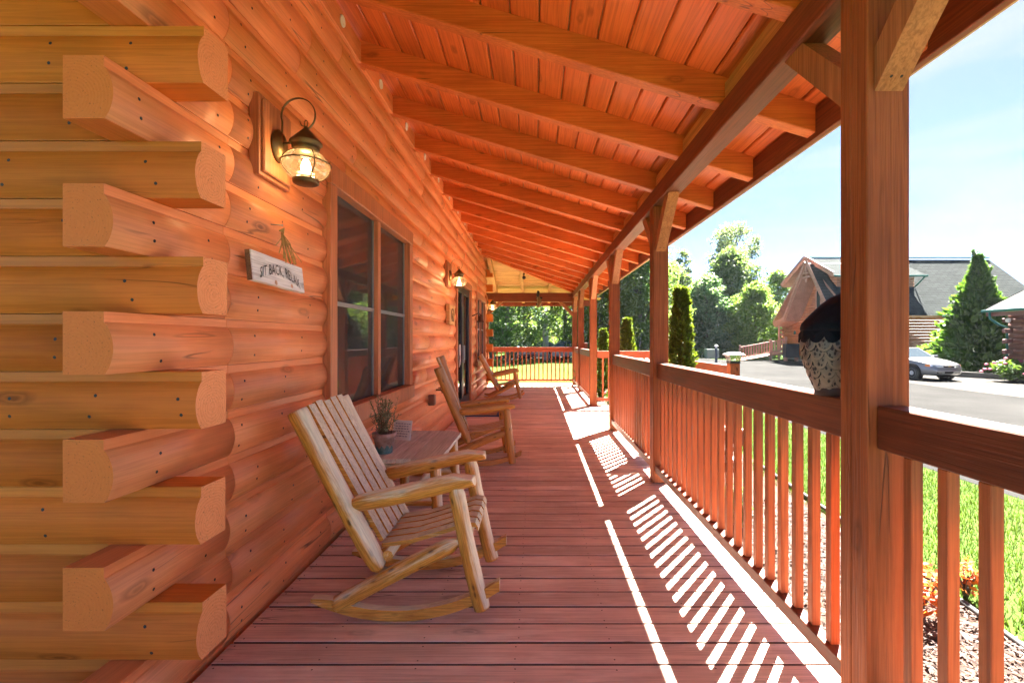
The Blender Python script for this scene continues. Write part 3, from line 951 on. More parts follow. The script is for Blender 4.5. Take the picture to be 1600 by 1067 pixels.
# grass blades near the porch
n = 60000
bx = 2.8 + nr.beta(1.1, 1.5, n) * 3.3; by = nr.uniform(0.4, 12, n)
keep = (bx < 5.35) & (bx > 2.82 + 0.03 * np.clip(by - 2.6, 0, 4)) & ~((by > 6.8) & (by < 9.7) & (bx < 3.25))
bx, by = bx[keep], by[keep]; n = len(bx)
h = nr.uniform(.025, .06, n); az = nr.uniform(0, 2 * np.pi, n); ln = nr.uniform(.2, .9, n) * h
base = np.stack([bx, by, np.full(n, GZ)], 1)
side = np.stack([-np.sin(az), np.cos(az), np.zeros(n)], 1) * .004
tip = base + np.stack([np.cos(az) * ln, np.sin(az) * ln, h], 1)
V = np.stack([base - side, base + side, tip], 1).reshape(-1, 3); F = np.arange(3 * n).reshape(n, 3)
M['grass'] = leafmat('grass blade', (0.034, 0.07, 0.011), (0.075, 0.112, 0.024), 0.35)
stuff('grass', V, F, M['grass'], 'short bright lawn grass between the porch bed and the drive')

# black edging along the bed
mb = MB(); ed = [(2.78, -0.5), (2.75, 1.2), (2.76, 2.6), (2.90, 3.6), (2.98, 5.0), (3.14, 6.7)]
mb.tube([(x, y, GZ + .03 + .008 * math.sin(i * 2)) for i, (x, y) in enumerate(ed)], .022, 8)
tag(mb.build('bed_edging', plain('black rubber edging', (.03, .03, .03), .6)), 'black rubber edging between mulch and lawn', 'edging')

# kerb
mb = MB(); kp = [(17.6, 27.6), (18.9, 25.4), (20.2, 22.7), (20.8, 21.2), (21.3, 18.0)]
for i in range(len(kp) - 1):
    a, b = Vector((*kp[i], 0)), Vector((*kp[i + 1], 0)); d = (b - a).normalized(); s = Vector((-d.y, d.x, 0)) * .15
    V = [a - s, a + s, b + s, b - s]
    mb.add([(p.x, p.y, GZ) for p in V] + [(p.x, p.y, GZ + .26) for p in V], [(0, 1, 5, 4), (1, 2, 6, 5), (2, 3, 7, 6), (3, 0, 4, 7), (4, 5, 6, 7)])
tag(mb.build('kerb', M['conc']), 'low concrete kerb wall behind the parked car', 'kerb')

# ================================================================== VEGETATION
def cloud(cl, per, L, W, nrng, tilt=0.7, shell=0.55):
    """leaf cards spread through ellipsoid clumps (cx,cy,cz,rx,ry,rz)"""
    out = []
    for c in cl:
        k = int(per)
        d = nrng.normal(size=(k, 3)); d /= np.linalg.norm(d, axis=1, keepdims=True)
        r = (shell + (1 - shell) * nrng.random(k)) * nrng.random(k) ** 0.18
        out.append(np.array(c[:3]) + d * r[:, None] * np.array(c[3:6]))
    P = np.concatenate(out)
    n = len(P)
    return cards(P, L * nrng.uniform(.6, 1.3, n), W * nrng.uniform(.6, 1.3, n), nrng, tilt)

M['bark'] = groundmat('grey brown bark', (0.10, 0.08, 0.065), (0.22, 0.19, 0.16), 4, 30, 0.9, 0.9)
M['barkp'] = groundmat('pale grey bark', (0.22, 0.21, 0.19), (0.34, 0.32, 0.29), 3, 25, 0.9, 0.7)
LF = [leafmat('leaf mid green', (0.070, 0.121, 0.071), (0.155, 0.220, 0.112), 0.62),
      leafmat('leaf bright green', (0.097, 0.170, 0.071), (0.212, 0.293, 0.120), 0.62),
      leafmat('leaf deep green', (0.097, 0.189, 0.141), (0.206, 0.308, 0.220), 0.58),
      leafmat('pine needle', (0.088, 0.126, 0.101), (0.177, 0.220, 0.157), 0.50),
      leafmat('leaf yellow green', (0.086, 0.130, 0.036), (0.187, 0.230, 0.065), .6)]
def tree(name, label, x, y, hgt, rad, kind=0, seed=1, base=0.25, trunk=0.18, nclump=46, per=150, leaf=.34, group=None, cat='tree', bark='bark', profile=None, lean=0.0):
    r = random.Random(seed); nn = np.random.default_rng(seed)
    e = empty(name, (x, y, GZ), label=label, cat=cat, group=group)
    prof = profile or (lambda t: math.sin(math.pi * min(1, .18 + .82 * t) ** 0.85) ** 0.7)
    mb = MB()
    top = hgt * .93
    pts = []; rad_ = []
    for i in range(9):
        t = i / 8
        pts.append((lean * t * hgt * .1 + .06 * hgt * .1 * math.sin(3 * t + seed), .05 * hgt * .1 * math.cos(4 * t + seed), top * t - .1)); rad_.append(trunk * (1 - t) ** .8 + .02)
    mb.tube(pts, rad_, 8, 0)
    cl = []
    for i in range(nclump):
        t = base + (1 - base) * ((i + r.random()) / nclump)
        tt = (t - base) / (1 - base)
        R_ = rad * prof(tt)
        a = i * 2.4 + r.uniform(-.5, .5)
        rr = R_ * (r.random() ** .5) * .95
        cz = hgt * t
        s = rad * r.uniform(.26, .42)
        c = (rr * math.cos(a), rr * math.sin(a), cz)
        cl.append((c[0], c[1], c[2], s, s, s * r.uniform(.6, .85)))
        if i % 3 == 0:
            zz = max(.2, cz - rr * .6); k = min(7, int(zz / top * 8))
            p0 = Vector(pts[k])
            mb.tube([p0, p0.lerp(Vector(c), .5) + Vector((0, 0, -.1)), Vector(c)], [trunk * .35, trunk * .22, .015], 5, 0)
    mb.build('trunk', M[bark], e, True)
    V, F = cloud(cl, per, leaf, leaf * .6, nn)
    o = bpy.data.objects.new('crown', raw_mesh('crown', V, F, LF[kind])); COL.objects.link(o); o.parent = e
    return e
def uX(u, Y): return (u - 837) / 740 * Y
FG = 'trees on the far side of the drive'
tree('pine_tree', 'tall open crowned pine rising above the other trees', uX(1145, 62), 62, 16.6, 3.5, 3, 11, .58, .26, 46, 150, .34, FG,
     profile=lambda t: .35 + .65 * math.sin(math.pi * (t * .9 + .05)))
tree('pine_tree', 'thin layered pine at the left of the sky gap beside the post', uX(1069, 56), 56, 12.3, 1.9, 3, 12, .35, .16, 26, 70, .36, FG, profile=lambda t: 1 - .8 * t)
tree('oak_tree', 'big rounded deciduous tree in front of the tall pine', uX(1142, 56), 56, 12.0, 4.4, 0, 13, .12, .3, 76, 300, .36, FG)
tree('maple_tree', 'bright green spreading tree behind the ramp railing', uX(1180, 48), 48, 7.2, 3.3, 1, 14, .04, .2, 64, 300, .30, FG)
tree('oak_tree', 'feathery pale tree left of the neighbouring log house', uX(1216, 58), 58, 9.9, 3.2, 1, 15, .1, .2, 60, 180, .34, FG)
tree('oak_tree', 'dark shaded tree at the drive edge behind the columnar shrub', uX(1105, 52), 52, 8.6, 3.4, 2, 16, .04, .25, 64, 300, .34, FG)
tree('oak_tree', 'broad tree directly behind the second porch post', uX(1045, 54), 54, 10.0, 4.0, 0, 17, .06, .3, 64, 300, .36, FG)
tree('oak_tree', 'tall leafy tree seen between the second and third posts', uX(1000, 47), 47, 13.0, 4.2, 1, 18, .05, .3, 84, 290, .34, FG)
tree('oak_tree', 'dense tree filling the gap right of the third post', uX(968, 50), 50, 12.0, 4.2, 2, 19, .05, .3, 84, 290, .34, FG)
tree('oak_tree', 'yellow green tree seen right of the fourth post', uX(938, 44), 44, 10.5, 3.6, 4, 20, .08, .25, 60, 220, .30, FG)
LG = 'trees beyond the far lawn'
tree('oak_tree', 'dark trunked tree nearest the log corner beyond the end railing', uX(793, 37), 37, 10.5, 3.4, 0, 21, .14, .24, 60, 170, .30, LG)
tree('oak_tree', 'grey trunked tree standing in the middle of the end view', uX(853, 41), 41, 12.0, 3.6, 4, 22, .38, .27, 50, 200, .30, LG, bark='barkp')
tree('oak_tree', 'green tree closest to the last porch post in the end view', uX(884, 46), 46, 10.5, 3.6, 1, 23, .12, .25, 60, 170, .30, LG)
tree('oak_tree', 'leafy low tree in the middle background of the end view', uX(826, 52), 52, 10.0, 4.2, 4, 24, .10, .25, 60, 220, .34, LG)
tree('oak_tree', 'tree half hidden behind the far log corner', uX(768, 45), 45, 11.0, 4.0, 0, 25, .08, .25, 60, 220, .34, LG)
# far wood as one mass
nn = np.random.default_rng(77)
cl = []
for i in range(230):
    X = nn.uniform(-34, 33); Y = nn.uniform(62, 78)
    hh = nn.uniform(6, 10.5)
    for k in range(3):
        cl.append((X + nn.normal(0, 1.2), Y + nn.normal(0, 1.2), GZ + hh * (k + .6) / 3.2, 2.2, 2.2, 1.8))
V, F = cloud(cl, 60, .6, .36, nn)
stuff('woodland', V, F, leafmat('woodland leaf', (0.058, 0.126, 0.067), (0.177, 0.270, 0.112), 0.55), 'solid mass of far woodland behind the single trees')

# conifer by the right houses
def conifer(name, label, x, y, hgt, rad, n, leaf, mat, seed, cone=1.0, group=None, cat='tree', brown=0.0, p=1.0, stems=1):
    nn = np.random.default_rng(seed)
    e = empty(name, (x, y, GZ), label=label, cat=cat, group=group)
    mb = MB(); mb.tube([(0, 0, -.05), (0, 0, hgt * .5), (.02, 0, hgt * .97)], [rad * .07 + .02, rad * .05 + .012, .006], 7); mb.build('trunk', M['bark'], e, True)
    t = nn.random(n) ** (1.35 if cone > .6 else .95)
    z = hgt * (.015 + .985 * t)
    ph = nn.uniform(0, 2 * np.pi, n)
    lobes = 1 + .16 * np.sin(ph * 5 + z * 2.1) + .15 * np.sin(ph * 9 - z * 5.0) + .14 * np.sin(z * 9 / max(1, hgt * .3) * 2 + ph * 3) + (.15 if cone > .6 else .10) * nn.normal(size=n)
    R0 = rad * np.where(cone > .6, np.maximum((1 - t) ** 1.08 * (1 - .35 * np.exp(-t * 14)), .03), np.clip(1.05 - t, 0, 1) ** .42 * (.75 + .25 * np.minimum(1, t * 5)))
    rr = R0 * lobes * (1 - .35 * nn.random(n) ** 2.2)
    Pp = np.stack([rr * np.cos(ph), rr * np.sin(ph), z], 1)
    if stems > 1:
        Pp[:, 0] += (np.digitize(ph, np.linspace(0, 2 * np.pi, stems + 1)) - stems / 2) * rad * .22
    # sprays point up and out
    out = np.stack([np.cos(ph), np.sin(ph), nn.uniform(.3, 1.2, n)], 1) + nn.normal(0, .45, (n, 3))
    out /= np.linalg.norm(out, axis=1, keepdims=True)
    s = np.cross(out, nn.normal(size=(n, 3))); s /= np.linalg.norm(s, axis=1, keepdims=True)
    L = leaf * nn.uniform(.6, 1.4, n)[:, None]; W = L * .5
    V = np.stack([Pp - out * L * .4, Pp + s * W * .5, Pp + out * L * .7, Pp - s * W * .5], 1).reshape(-1, 3)
    F = np.arange(4 * n).reshape(n, 4)
    if cone > .6:
        tips = [(.05, 0, hgt * .98, .22, .22, .5), (.5, -.1, hgt * .90, .25, .2, .16), (-.15, .1, hgt * 1.03, .12, .12, .3), (-.45, 0, hgt * .82, .25, .2, .2), (.75, .1, hgt * .74, .3, .3, .22)]
        V2, F2 = cloud(tips, 60, leaf * .8, leaf * .3, nn); F2 = F2 + len(V); V = np.concatenate([V, V2]); F = np.concatenate([F, F2])
    o = bpy.data.objects.new('crown', raw_mesh('crown', V, F, mat)); COL.objects.link(o); o.parent = e
    return e
M['cyp'] = leafmat('cypress spray', (0.034, 0.090, 0.020), (0.116, 0.198, 0.050), 0.45)
M['arb'] = leafmat('arborvitae spray', (0.049, 0.054, 0.013), (0.136, 0.198, 0.031), 0.45)
conifer('cypress_tree', 'large cone shaped evergreen between the log house and the metal roofed cabin', 24.0, 25.7, 6.3, 2.1, 17000, .30, M['cyp'], 31)
AG = 'columnar evergreens in the porch bed'
conifer('columnar_shrub', 'columnar evergreen right of the second post, browning inside', uX(1064, 6.0), 6.0, 2.42, .185, 9000, .062, M['arb'], 32, .4, AG, 'shrub')
conifer('columnar_shrub', 'narrow evergreen seen between the second and third posts', uX(980, 10.6), 10.6, 2.25, .2, 6000, .07, M['arb'], 33, .4, AG, 'shrub')
conifer('columnar_shrub', 'narrow evergreen seen between the third and fourth posts', uX(943, 14.2), 14.2, 2.1, .2, 5000, .08, M['arb'], 34, .4, AG, 'shrub')

def bush(name, label, x, y, z, r, h, n, leaf, mat, seed, flowers=None, nfl=0, cat='bush', fl=.06):
    nn = np.random.default_rng(seed)
    e = empty(name, (x, y, z), label=label, cat=cat)
    cl = [(nn.uniform(-.6, .6) * r, nn.uniform(-.6, .6) * r, h * nn.uniform(.25, .7), r * .45, r * .45, h * .3) for _ in range(14)]
    V, F = cloud(cl, n // 14, leaf, leaf * .6, nn, .6)
    V[:, 2] = np.maximum(V[:, 2], .005)
    o = bpy.data.objects.new('foliage', raw_mesh('foliage', V, F, mat)); COL.objects.link(o); o.parent = e
    mb = MB()
    for i in range(6):
        a = i * 1.05; mb.tube([(0, 0, 0), (r * .3 * math.cos(a), r * .3 * math.sin(a), h * .35), (r * .55 * math.cos(a), r * .55 * math.sin(a), h * .6)], [.014, .01, .004], 5)
    mb.build('stem', M['bark'], e, True)
    if flowers:
        for i in range(nfl):
            d = nn.normal(size=3); d[2] = abs(d[2]) * .8; d /= np.linalg.norm(d)
            c = np.array([d[0] * r * .95, d[1] * r * .95, h * .35 + d[2] * h * .62])
            mb = MB(); mb.lathe([(0.0, -.6 * fl), (.75 * fl, -.3 * fl), (fl, .1 * fl), (.7 * fl, .5 * fl), (0, .62 * fl)], 8, 0, True, Matrix.Translation(Vector(c)))
            mb.build('flower', flowers, e, True)
    return e
M['hyd'] = leafmat('hydrangea leaf', (0.06, 0.13, 0.03), (0.16, 0.25, 0.06), .35)
M['pink'] = plain('pink petals', (0.62, 0.13, 0.22), .6, vary=.3, scale=60)
bush('hydrangea_bush', 'rounded bush with pink flowers by the metal roofed cabin', 19.9, 19.7, GZ, 1.05, 1.05, 2600, .16, M['hyd'], 41, M['pink'], 16, fl=.075)
bush('flower_bush', 'pink flowering plants beyond the landing rail', 2.05, 11.6, GZ, .42, .75, 2400, .06, M['hyd'], 42, M['pink'], 22, fl=.03)
bush('leafy_plant', 'yellow green leafy plant at the foot of the last post', 1.36, 13.45, GZ, .3, 1.15, 1500, .09, LF[4], 43)
M['red'] = leafmat('orange red leaf', (0.35, 0.06, 0.015), (0.60, 0.24, 0.05), .45, tint=(1.2, 1, .7))
bush('red_leaf_shrub', 'small orange leaved shrub in the mulch below the near railing', 2.42, 3.02, GZ, .2, .42, 420, .055, M['red'], 44)
bush('red_leaf_sapling', 'tiny orange leaved sapling at the lawn edge', 2.95, 3.25, GZ, .1, .30, 90, .05, M['red'], 45)
bush('low_shrub', 'low dark green shrub growing behind the long railing', 1.75, 4.6, GZ, .32, .5, 1500, .06, LF[0], 46)

# ================================================================== NEIGHBOURING BUILDINGS
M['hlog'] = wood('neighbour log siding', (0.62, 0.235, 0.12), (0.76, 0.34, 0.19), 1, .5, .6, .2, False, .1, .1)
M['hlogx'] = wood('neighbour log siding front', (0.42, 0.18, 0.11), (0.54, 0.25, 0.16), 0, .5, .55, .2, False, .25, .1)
M['htrim'] = wood('neighbour rake board', (0.60, 0.29, 0.20), (0.74, 0.40, 0.29), 1, .6, .55, .2, False)
def shingle(name, a, b):
    m, nt, out = newmat(name)
    co, _ = coords(nt, False)
    br = N(nt, 'ShaderNodeTexBrick'); br.offset = .5
    br.inputs['Color1'].default_value = (*a, 1); br.inputs['Color2'].default_value = (*b, 1); br.inputs['Mortar'].default_value = (*[c * .45 for c in a], 1)
    br.inputs['Scale'].default_value = 1.0; br.inputs['Mortar Size'].default_value = .02
    br.inputs['Brick Width'].default_value = .5; br.inputs['Row Height'].default_value = .17
    mp = N(nt, 'ShaderNodeMapping'); nt.links.new(co, mp.inputs['Vector'])
    sx = N(nt, 'ShaderNodeSeparateXYZ'); nt.links.new(mp.outputs[0], sx.inputs[0])
    cb = N(nt, 'ShaderNodeCombineXYZ'); nt.links.new(sx.outputs['X'], cb.inputs['X']); nt.links.new(sx.outputs['Y'], cb.inputs['Y'])
    nt.links.new(cb.outputs[0], br.inputs['Vector'])
    n = noise_n(nt, co, 3, 4)
    col = mixc(nt, math_n(nt, 'MULTIPLY', n, .5), br.outputs['Color'], tuple(c * 1.6 for c in b))
    finish(nt, out, col, 1.0, br.outputs['Fac'], .6, .03, .02); return m
M['shin'] = shingle('weathered grey shingle', (0.026, 0.031, 0.031), (0.044, 0.050, 0.050))
M['green'] = plain('green gutter paint', (0.02, 0.12, 0.10), .4)
M['fnd'] = groundmat('block foundation', (0.34, 0.33, 0.31), (0.42, 0.41, 0.39), 2, 40)
M['hglass'] = plain('dark window glass', (0.03, 0.05, 0.05), .08, 0, .6, .1)

def logcourse(mb, axis, a, b, fix, out, z0, z1, pitch, bulge, mat=0):
    """scalloped log siding on a plane; a,b may be functions of height"""
    z = z0
    while z < z1 - 1e-3:
        zt = min(z + pitch, z1)
        A = a(z + pitch / 2) if callable(a) else a
        B = b(z + pitch / 2) if callable(b) else b
        if B - A > .05:
            pr = [(fix - out * .12, z), (fix, z)]
            for i in range(1, 5): pr.append((fix + out * bulge * math.sin(math.pi * i / 5), z + (zt - z) * i / 5))
            pr += [(fix, zt), (fix - out * .12, zt)]
            mb.extr(pr, 'y' if axis == 'y' else 'x', A, B, mat, mat, [False] + [True] * 5 + [False, False])
        z += pitch

HX, HXE, HY, HYE, RY, RZ = 22.7, 36.2, 33.6, 43.6, 38.6, 7.85
house = empty('log_house', (29, 38.6, GZ), label='large log house with steep swept gable and grey shingle roof', cat='house')
def ymin(z): return HY if z < 3.3 else (min(HY + (z - 3.3) / .866, 35.7) if z < 6.0 else 35.7 + (z - 6.0) / .5)
def ymax(z): return 2 * RY - ymin(z)
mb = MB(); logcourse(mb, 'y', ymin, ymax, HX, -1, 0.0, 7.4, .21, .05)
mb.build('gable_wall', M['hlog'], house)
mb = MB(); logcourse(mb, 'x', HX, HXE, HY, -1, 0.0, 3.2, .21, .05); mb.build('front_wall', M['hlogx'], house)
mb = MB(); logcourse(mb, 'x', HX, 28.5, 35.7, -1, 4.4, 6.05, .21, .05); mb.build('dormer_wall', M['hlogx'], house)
mb = MB(); mb.box(HX + .05, HXE, HY + .05, HYE, GZ, .02); mb.build('foundation', M['fnd'], house)
mb = MB(); mb.box(HX + .2, HXE - .05, HY + .2, HYE, 0.02, 3.0); mb.build('core', M['dark'], house)
# corner log ends
for k in range(0, 14, 2):
    mb = MB(); mb.box(HX - .32, HX + .1, HYE - .3, HYE - .08, .02 + k * .21, .21 + k * .21, .03); mb.build('log_end', M['hlogx'], house)
mb = MB()
mb.slab([(22.1, 33.0, 3.02), (36.95, 33.0, 3.02), (36.95, RY, RZ), (22.1, RY, RZ)], .18, 0, 1)
rf = mb.build('roof', [M['shin'], M['htrim']], house)
mb = MB(); mb.slab([(22.1, 44.2, 3.02), (36.95, 44.2, 3.02), (36.95, RY, RZ), (22.1, RY, RZ)], .18, 0, 1); mb.build('roof', [M['shin'], M['htrim']], house)
mb = MB(); mb.box(28.3, 36.97, 32.86, 33.0, 2.88, 3.02, .02); mb.box(22.0, 36.95, RY - .06, RY + .06, RZ + .12, RZ + .2); mb.build('gutter', M['green'], rf)
mb = MB(); mb.slab([(21.95, 34.95, 6.12), (28.85, 34.95, 6.12), (28.85, RY, RZ + .1), (21.95, RY, RZ + .1)], .16, 0, 1); dr = mb.build('dormer_roof', [M['shin'], M['htrim']], house)
mb = MB(); mb.slab([(21.95, 2 * RY - 34.95, 6.12), (28.85, 2 * RY - 34.95, 6.12), (28.85, RY, RZ + .1), (21.95, RY, RZ + .1)], .16, 0, 1); mb.build('dormer_roof', [M['shin'], M['htrim']], house)
mb = MB(); mb.box(22.0, 28.9, 34.82, 34.95, 5.97, 6.1, .02)
mb.tube([(28.7, 34.9, 6.0), (28.6, 35.3, 5.6), (28.5, 35.6, 5.3)], .05, 6); mb.build('gutter', M['green'], dr)
def beamline(mb, p, q, w, t):
    p, q = Vector(p), Vector(q); d = (q - p).normalized(); n = Vector((1, 0, 0)); u = d.cross(n).normalized() * w
    V = [p, p + n * t, p + n * t + u, p + u, q, q + n * t, q + n * t + u, q + u]
    mb.add(V, [(0, 1, 2, 3), (4, 5, 6, 7), (0, 1, 5, 4), (1, 2, 6, 5), (2, 3, 7, 6), (3, 0, 4, 7)])
for (y0, z0, y1, z1) in ((34.95, 6.12, RY, RZ + .1), (42.25, 6.12, RY, RZ + .1)):
    mb = MB(); beamline(mb, (21.88, y0, z0 - .02), (21.88, y1, z1 - .02), (.26 if y0 > RY else -.26), .06); mb.build('rake_board', M['htrim'], dr)
# steep swept gable roof in front of the end wall
AY, AZ = 37.45, 7.4
sw = empty('swept_gable', (0, 0, 0)); sw.parent = house; sw.location = (0, 0, 0)
bpy.data.objects.remove(sw)
mb = MB(); mb.slab([(21.4, 34.3, 2.95), (24.2, 34.3, 2.95), (24.2, AY, AZ), (21.4, AY, AZ)], .16, 0, 1); sg = mb.build('swept_gable', [M['shin'], M['htrim']], house)
mb = MB(); mb.slab([(21.4, 40.7, 3.05), (24.2, 40.7, 3.05), (24.2, AY, AZ), (21.4, AY, AZ)], .16, 0, 1)
mb.slab([(21.4, 42.5, 2.62), (24.2, 42.5, 2.62), (24.2, 40.7, 3.05), (21.4, 40.7, 3.05)], .16, 0, 1); mb.build('swept_gable', [M['shin'], M['htrim']], house)
mb = MB(); beamline(mb, (21.32, 34.3, 2.95), (21.32, AY, AZ), -.24, .07); beamline(mb, (21.32, 40.7, 3.05), (21.32, AY, AZ), .24, .07); beamline(mb, (21.32, 42.5, 2.62), (21.32, 40.7, 3.05), .24, .07)
mb.build('rake_board', M['htrim'], sg)
mb = MB(); mb.box(21.34, 21.44, 36.95, 37.95, 6.2, 6.34); mb.box(21.34, 21.44, 37.38, 37.52, 5.85, 7.0); mb.box(21.33, 21.45, 37.1, 37.8, 6.55, 6.65); mb.build('gable_ornament', M['htrim'], sg)
for (ya, yb, z0, z1, z2) in ((36.75, 37.35, 3.6, 5.2, 5.9), (37.55, 38.15, 3.6, 5.9, 5.2)):
    mb = MB(); mb.add([(HX - .09, ya, z0), (HX - .09, yb, z0), (HX - .09, yb, z2), (HX - .09, ya, z1)], [(0, 1, 2, 3)]); w = mb.build('window', M['hglass'], house)
    mb = MB()
    for p, q in (((ya, z0), (yb, z0)), ((yb, z0), (yb, z2)), ((yb, z2), (ya, z1)), ((ya, z1), (ya, z0))):
        mb.tube([(HX - .1, p[0], p[1]), (HX - .1, q[0], q[1])], .06, 4, 0, False)
    mb.build('frame', M['htrim'], w)
mb = MB(); mb.lathe([(0, 0), (.16, 0), (.16, .03), (0, .03)], 14, 0, False, Matrix.Translation((HX - .09, 41.3, 1.95)) @ Matrix.Rotation(R(-90), 4, 'Y')); mb.build('wall_plaque', M['green'], house)
mb = MB(); mb.box(21.5, 21.64, 41.9, 42.04, GZ, 2.6, .01); mb.build('porch_post', M['htrim'], house)
# ramp with railing
ramp_ = empty('access_ramp', (19.3, 41.0, GZ), label='reddish timber ramp with slatted railing at the log house', cat='ramp')
mb = MB(); mb.add([(17.4, 40.3, GZ + .02), (21.4, 40.3, .28), (21.4, 42, .28), (17.4, 42, GZ + .02), (17.4, 40.3, GZ), (21.4, 40.3, .14), (21.4, 42, .14), (17.4, 42, GZ)],
                 [(0, 1, 2, 3), (4, 5, 6, 7), (0, 1, 5, 4), (1, 2, 6, 5), (2, 3, 7, 6), (3, 0, 4, 7)]); mb.build('ramp_deck', M['htrim'], ramp_)
def rz(x): return GZ + .02 + (x - 17.4) / 4.0 * .72
for (w, dz) in (('top_rail', 1.05), ('bottom_rail', .16)):
    mb = MB(); mb.add([(x, yy, rz(x) + dz + t) for x in (17.4, 21.4) for yy, t in ((40.3, 0), (40.42, 0), (40.42, .1), (40.3, .1))],
                     [(0, 1, 5, 4), (1, 2, 6, 5), (2, 3, 7, 6), (3, 0, 4, 7), (0, 1, 2, 3), (4, 5, 6, 7)]); mb.build(w, M['htrim'], ramp_)
for k in range(17):
    x = 17.65 + k * .225
    mb = MB(); mb.box(x, x + .09, 40.33, 40.39, rz(x) + .2, rz(x) + 1.06); mb.build('baluster', M['htrim'], ramp_)
for x in (17.4, 20.0, 21.3):
    mb = MB(); mb.box(x - .07, x + .07, 40.26, 40.40 - .0, GZ, rz(x) + 1.3, .01); mb.build('post', M['htrim'], ramp_)
# blue black meter cabinet
cab = empty('utility_cabinet', (21.4, 39.7, GZ), label='dark blue cabinet on short legs beside the ramp', cat='cabinet')
mb = MB(); mb.box(-.55, .55, -.3, .3, .3, 1.45, .03); mb.build('body', plain('dark blue paint', (0.015, 0.022, 0.03), .4), cab, True)
mb = MB(); mb.box(-.5, -.02, -.315, -.301, .36, 1.4, .005); mb.build('door', plain('dark blue door', (0.018, 0.027, 0.037), .4), cab, True)
mb = MB(); mb.box(.02, .5, -.315, -.301, .36, 1.4, .005); mb.build('door', bpy.data.materials['dark blue door'], cab, True)
for x in (-.45, .45):
    mb = MB(); mb.box(x - .06, x + .06, -.2, .2, 0, .3); mb.build('leg', M['htrim'], cab, True)

# metal roofed cabin at the right edge
CX = 22.0
cb = empty('metal_roof_cabin', (24, 16, GZ), label='dark log cabin with ribbed metal roof at the right edge', cat='cabin')
M['clog'] = wood('dark cabin log', (0.17, 0.075, 0.06), (0.27, 0.13, 0.11), 1, .5, .5, .2, False, .3, .1)
M['metal'] = plain('taupe metal roofing', (0.075, 0.072, 0.062), .6, 0.0, .1)
mb = MB(); logcourse(mb, 'y', 8.0, 22.0, CX, -1, -.3, 2.5, .24, .07); mb.build('wall', M['clog'], cb)
mb = MB(); mb.box(CX + .1, CX + 8, 8, 21.9, GZ, 2.5); mb.build('core', M['dark'], cb)
for k in range(0, 12):
    mb = MB(); mb.box(CX - .38, CX + .06, 21.78, 22.0, -.3 + k * .24 + .015, -.3 + k * .24 + .225, .04)
    if k % 2 == 0: mb.build('log_end', M['clog'], cb)
mb = MB(); mb.slab([(21.15, 7.5, 2.72), (21.15, 22.35, 2.72), (26.3, 22.35, 5.3), (26.3, 7.5, 5.3)], .1, 0); rf = mb.build('roof', M['metal'], cb)
mb = MB(); mb.slab([(31.45, 7.5, 2.72), (31.45, 22.35, 2.72), (26.3, 22.35, 5.3), (26.3, 7.5, 5.3)], .1, 0); mb.build('roof', M['metal'], cb)
for k in range(24):
    y = 22.3 - k * .23
    mb = MB(); mb.tube([(21.14, y, 2.735), (26.3, y, 5.315)], .022, 4, 0, False); mb.build('roof_rib', M['metal'], rf)
mb = MB(); mb.box(21.02, 21.15, 7.5, 22.38, 2.6, 2.72, .02); mb.tube([(21.08, 22.0, 2.62), (21.1, 22.0, 2.3), (21.55, 22.0, 2.0), (21.9, 22.0, 1.9), (21.92, 22.02, -.3)], .05, 6); mb.build('gutter', M['green'], rf)
mb = MB(); mb.box(21.2, 21.3, 7.6, 22.3, 2.42, 2.6); mb.build('fascia', M['clog'], cb)
mb = MB(); mb.lathe([(0, -.1), (.09, -.06), (.1, .05), (.05, .1), (0, .11)], 10, 0, True, Matrix.Translation((21.55, 21.6, 2.2))); mb.build('flood_lamp', M['vent'], cb)

# red house far behind the lawn
fh = empty('far_red_cabin', (2.2, 63, GZ), label='reddish cabin glimpsed through trees behind the grey trunk', cat='cabin')
mb = MB(); logcourse(mb, 'x', 0.6, 4.2, 60, -1, GZ, 2.0, .3, .06); mb.build('wall', M['hlog'], fh)
mb = MB(); mb.slab([(0.2, 59.6, 2.0), (4.6, 59.6, 2.0), (4.6, 62, 3.4), (0.2, 62, 3.4)], .15, 0); mb.build('roof', M['shin'], fh)
for x in (1.2, 3.0):
    mb = MB(); mb.box(x, x + .6, 59.9, 59.94, .5, 1.5); mb.build('window', M['hglass'], fh)

# bollard light, utility box, boulders, pole
bl = empty('bollard_light', (uX(1119, 34), 34, GZ), label='dark bollard light on the drive edge near the ramp', cat='lamp')
mb = MB(); mb.lathe([(.1, 0), (.09, .05), (.085, 1.15), (.07, 1.18)], 12); mb.build('post', plain('dark bollard', (.035, .05, .07), .4), bl, True)
mb = MB(); mb.lathe([(.06, 1.18), (.07, 1.26), (.05, 1.3)], 12); mb.build('lens', plain('lens white', (.7, .7, .75), .3), bl, True)
mb = MB(); mb.lathe([(.15, 1.3), (.14, 1.34), (.02, 1.42), (0, 1.42)], 14); mb.build('cap', M['vent'], bl, True)
ub = empty('utility_box', (uX(1112, 46), 46, GZ), label='pale green utility box under the trees across the drive', cat='box')
mb = MB(); mb.box(-.6, .6, -.4, .4, 0, .8, .05); mb.build('body', plain('pale utility green', (.25, .33, .30), .5), ub, True)
mb = MB(); mb.box(-.63, .63, -.43, .43, .8, .88, .02); mb.build('lid', bpy.data.materials['pale utility green'], ub, True)
M['rock'] = groundmat('grey boulder', (.25, .25, .25), (.40, .40, .39), 2, 25, .9, .8)
